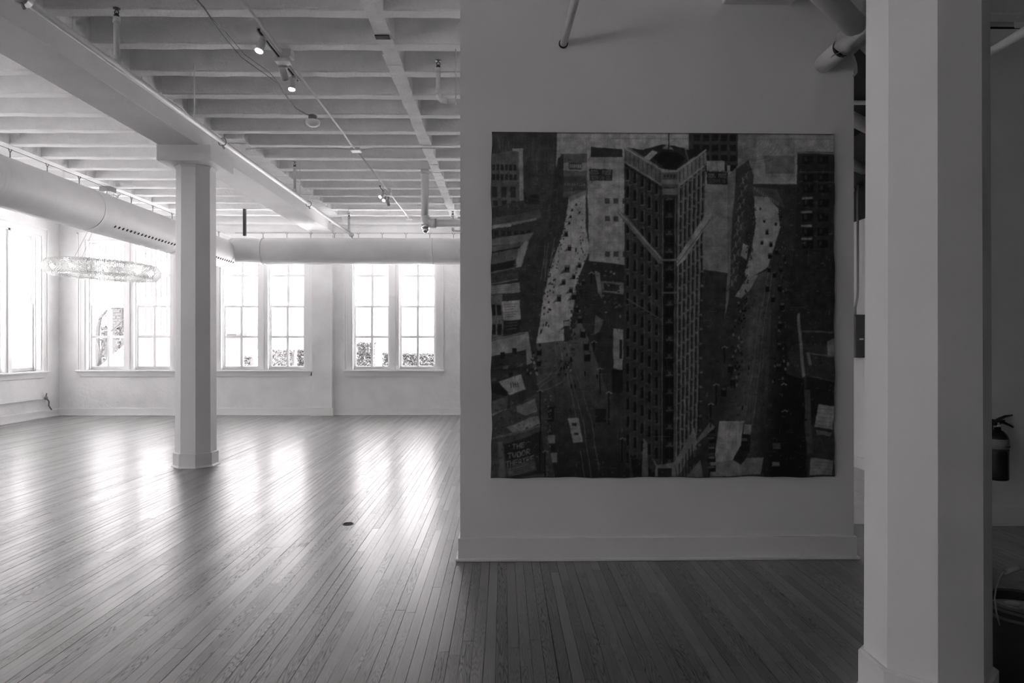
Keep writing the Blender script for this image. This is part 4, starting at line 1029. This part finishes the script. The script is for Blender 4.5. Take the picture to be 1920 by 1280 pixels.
MB().tube([(ex - .01, ey, .862), (ex + .04, ey - .005, .868), (ex + .09, ey - .01, .845), (ex + .12, ey - .012, .828)], [.013, .012, .010, .007], 8).build('trigger_lever', 'dark', t, smooth=True)
MB().tube([(ex - .03, ey - .01, .865), (ex - .055, ey - .01, .868)], .026, 14).tube([(ex, ey, .855), (ex - .04, ey - .01, .865)], .012, 8).build('pressure_gauge', 'dark', t, smooth=True)
MB().tube([(ex - .06, ey - .02, .86), (ex - .095, ey - .02, .80), (ex - .10, ey - .02, .65), (ex - .085, ey - .03, .52)], .011, 8).build('hose', 'dark', t, smooth=True)
MB().box(ex - .02, ex + .02, ey + .075, 5.6, .5, .86).build('bracket', 'dark', t)
MB().box(ex + .03, ex + .058, ey - .008, ey + .006, .865, .885).build('safety_pin', 'dark', t)

# ------------------------------------------------------------------ bucket and carton by the column foot
bx, by = 2.31, 3.0
t = empty('bucket', (bx, by, 0), 'dark plastic bucket smeared with white filler by the close column', 'bucket')
MB().lathe([(.122, .0), (.126, .006), (.150, .345), (.150, .355), (.144, .355), (.120, .02), (.01, .018)], bx, by, 40, False).build('body', 'bucket', t, smooth=True)
for z in (.30, .335, .352):
    MB().lathe([(.148, z), (.160, z + .002), (.160, z + .012), (.148, z + .014)], bx, by, 40, False).build('rim_band', 'rimp', t, smooth=True)
MB().lathe([(.002, .318), (.143, .318)], bx, by, 28, False).build('contents', 'smear', t)
mb = MB()
for k in range(9):
    q = R.uniform(0, 6.28); r_ = R.uniform(.03, .11); mb.sphere((bx + r_ * math.cos(q), by + r_ * math.sin(q), .320), R.uniform(.02, .04), 8, 5, .4)
mb.build('filler_lumps', 'smear', t, smooth=True)
for k, (q, z, l_) in enumerate(((-2.0, .22, .06), (-1.2, .25, .05), (-1.7, .12, .05))):
    r0 = .1235 + (z / .355) * .0265
    pts = [(bx + (r0 + .001) * math.cos(q + i * .08), by + (r0 + .001) * math.sin(q + i * .08), z - i * .012) for i in range(5)]
    MB().tube(pts, [.004, .009, .011, .009, .003], 6).build('filler_smear', 'smear', t, smooth=True)
for s_ in (-1, 1):
    MB().sphere((bx + s_ * .150 * math.cos(.5), by - s_ * .150 * math.sin(.5), .315), .014, 8, 6).build('handle_lug', 'rimp', t)
hp = [(1883, 1177, 2.855), (1876, 1150, 2.86), (1873, 1125, 2.87), (1876, 1105, 2.88), (1884, 1085, 2.90), (1890, 1077, 2.91), (1893, 1076, 2.915), (1905, 1072, 2.93), (1917, 1069, 2.945), (1930, 1072, 2.96), (1955, 1090, 2.99), (1975, 1120, 3.03), (1982, 1150, 3.06)]
hp = [(PX(a, c), c, PZ(b, c)) for a, b, c in hp]
MB().tube(hp, .0032, 6).build('wire_handle', 'wire', t, smooth=True)
MB().tube(hp[6:9], .011, 10).build('handle_grip', 'smear', t, smooth=True)
tag(MB().box(2.25, 2.305, 3.145, 3.18, .0, .125).build('carton', 'carton', bevel=.004), 'small pale carton on the floor tucked behind the bucket', 'carton')

# ------------------------------------------------------------------ outside the windows
MB().box(-200, 120, FAR + .4, 240, -.4, -.1).build('pavement', 'pave', kind='structure')
MB().box(-200, LEFT - .5, -60, FAR + .4, -.4, -.1).build('pavement_side', 'asphalt', kind='structure')
MB().box(LEFT - .5, 120, -60, BACK - .4, -.4, -.1).build('pavement_back', 'asphalt', kind='structure')
fy = 60.0
t = empty('white_building', (-45, fy, -.1), 'bright white tall building with narrow window slits beyond the corner windows', 'building')
MB().box(-75, PX(352, fy), fy, fy + 12, -.1, 24).build('facade', 'white_out', t)
for r in range(8):
    z = -.6 + r * 3.1
    for k in range(20):
        px = 60 + k * 14.2 + (k % 2) * 3
        if px > 345: continue
        MB().box(PX(px, fy), PX(px + 3, fy), fy - .04, fy + .02, max(z, .1), z + 2.1).build('window', 'slit', t)
sd = empty('white_building', (-26, 8, -.1), 'bright white building across the street left of the left wall', 'building')
MB().box(-38, -26, -20, 44, -.1, 15).build('facade', 'white_out', sd)
for r in range(4):
    for k in range(12): MB().box(-26.02, -25.97, 14 + k * 2.4, 14.7 + k * 2.4, .6 + r * 3.4, 2.6 + r * 3.4).build('window', 'slit', sd)
by_ = 22.0
t = empty('brick_chimney', (PX(226, by_), by_, -.1), 'grey brick stack with a drainpipe outside the left corner window', 'chimney')
for r in range(30):
    for c in range(3):
        x0 = PX(215, by_) + (c - .5 * (r % 2)) * .13; x1 = x0 + .125
        a, b = max(x0, PX(215, by_)), min(x1, PX(236, by_))
        if b - a > .02: MB().box(a, b, by_ + R.uniform(-.01, .01), by_ + .36, -.1 + r * .093, -.1 + r * .093 + .085).build('brick', 'brick', t)
MB().box(PX(215, by_) + .01, PX(236, by_) - .01, by_ + .02, by_ + .34, -.1, 2.66).build('mortar_core', 'stone', t)
MB().box(PX(213, by_), PX(238, by_), by_ - .05, by_ + .4, 2.69, 2.78).build('cap_stone', 'stone', t)
MB().tube([(PX(235, by_), by_ - .06, .6), (PX(235, by_), by_ - .06, 2.7)], .03, 8).build('drainpipe', 'bark', t)
ty = 20.0
t = empty('bare_tree', (PX(193, ty), ty, -.1), 'bare curved tree outside the left corner window', 'tree')
pt = lambda *a: [(PX(x_, ty), ty + .05 * i, PZ(y_, ty)) for i, (x_, y_) in enumerate(a)]
MB().tube(pt((189, 760), (188, 690), (185, 650), (184, 615), (187, 595), (196, 582), (210, 574)), [.09, .075, .06, .055, .04, .03, .02], 8).build('trunk', 'bark', t, smooth=True)
for pts, r_ in ((((188, 690), (195, 652), (205, 625), (222, 608), (236, 592), (242, 582)), .028), (((190, 600), (198, 592), (209, 592)), .016), (((187, 640), (192, 670), (193, 695)), .03), (((242, 614), (234, 620), (225, 625)), .02)):
    MB().tube(pt(*pts), [r_ * (1 - .6 * i / len(pts)) for i in range(len(pts))], 6).build('branch', 'bark', t, smooth=True)
def leaves(name, x0, x1, y0, y1, z0, z1, n, s_, m, label, cat='hedge', round_=False):
    mb = MB(); mb.box(x0 + s_, x1 - s_, y0 + s_, y1 - s_, z0, z1 - s_)
    for i in range(n):
        f_ = R.random()
        p = [R.uniform(x0, x1), R.uniform(y0, y1), R.uniform(z0, z1)]
        if f_ < .7: p[1] = y0 + R.random() * .2 * (y1 - y0)
        elif f_ < .85: p[2] = z1 - R.random() * s_
        d1 = Vector((R.uniform(-1, 1), R.uniform(-1, 1), R.uniform(-1, 1))).normalized() * s_ * R.uniform(.5, 1.2); d2 = Vector((R.uniform(-1, 1), R.uniform(-1, 1), R.uniform(-1, 1))).normalized() * s_ * .6
        c = Vector(p); mb.add([c - d1, c + d2, c + d1, c - d2], [(0, 1, 2, 3)])
    tag(mb.build(name, m), label, cat)
HY = 50.0
def hd(name, a, b, top, bot, m, label, cat='hedge', n=700, s_=.13, yy=HY, dp=1.2):
    leaves(name, PX(a, yy), PX(b, yy), yy, yy + dp, -.1, PZ(top, yy), n, s_, m, label, cat)
leaves('leafy_shrub', PX(183, 22), PX(196, 22), 22.2, 22.6, -.1, PZ(612, 22), 300, .06, 'leaf2', 'grey shrub behind the bare curved tree', 'shrub')
leaves('leafy_shrub', PX(222, 21.5), PX(234, 21.5), 21.5, 21.8, -.1, PZ(612, 21.5), 260, .07, 'leaf', 'dark tuft of leaves against the brick stack', 'shrub')
hd('clipped_hedge', 668, 701, 642, 687, 'leaf', 'tall dark shrub outside the rightmost window, left sash', 'shrub', 1400, .12)
hd('clipped_hedge', 717, 735, 662, 680, 'leaf2', 'low grey hedge in the middle of the rightmost window', n=500)
hd('clipped_hedge', 752, 822, 663, 680, 'leaf2', 'low grey hedge across the right sash of the rightmost window', n=1500)
hd('clipped_hedge', 508, 548, 656, 690, 'stone', 'pale ivy-grown wall outside the middle window, right sash', 'wall', 900, .1)
hd('clipped_hedge', 558, 580, 656, 690, 'leaf', 'dark shrub at the right edge of the middle window', 'shrub', 900, .12)
hd('clipped_hedge', 460, 470, 668, 690, 'stone', 'pale round shrub in the left sash of the middle window', 'shrub', 300, .1)
t = tag(MB().box(PX(424, 52), PX(446, 52), 52, 54, -.1, PZ(624, 52)).box(PX(422, 52), PX(447, 52), 51.9, 54, PZ(626, 52), PZ(623, 52)).build('stone_pier', 'stone'), 'pale stone pier in the left sash of the middle window', 'pier')
t = tag(MB().add([(PX(174, 18), 18, PZ(702, 18)), (PX(262, 18), 18, PZ(625, 18)), (PX(262, 18), 20.5, PZ(625, 18)), (PX(174, 18), 20.5, PZ(702, 18)), (PX(174, 18), 18, .55), (PX(262, 18), 18, .55), (PX(262, 18), 20.5, .55), (PX(174, 18), 20.5, .55)],
      [(0, 1, 2, 3), (7, 6, 5, 4), (0, 4, 5, 1), (1, 5, 6, 2), (2, 6, 7, 3), (3, 7, 4, 0)]).box(PX(262, 18) - .1, PX(262, 18), 18.0, 18.1, -.1, .56).box(PX(200, 18) - .1, PX(200, 18), 18.0, 18.1, -.1, .56).build('awning', 'awn'), 'white sloping canopy roof outside the left corner window', 'canopy')
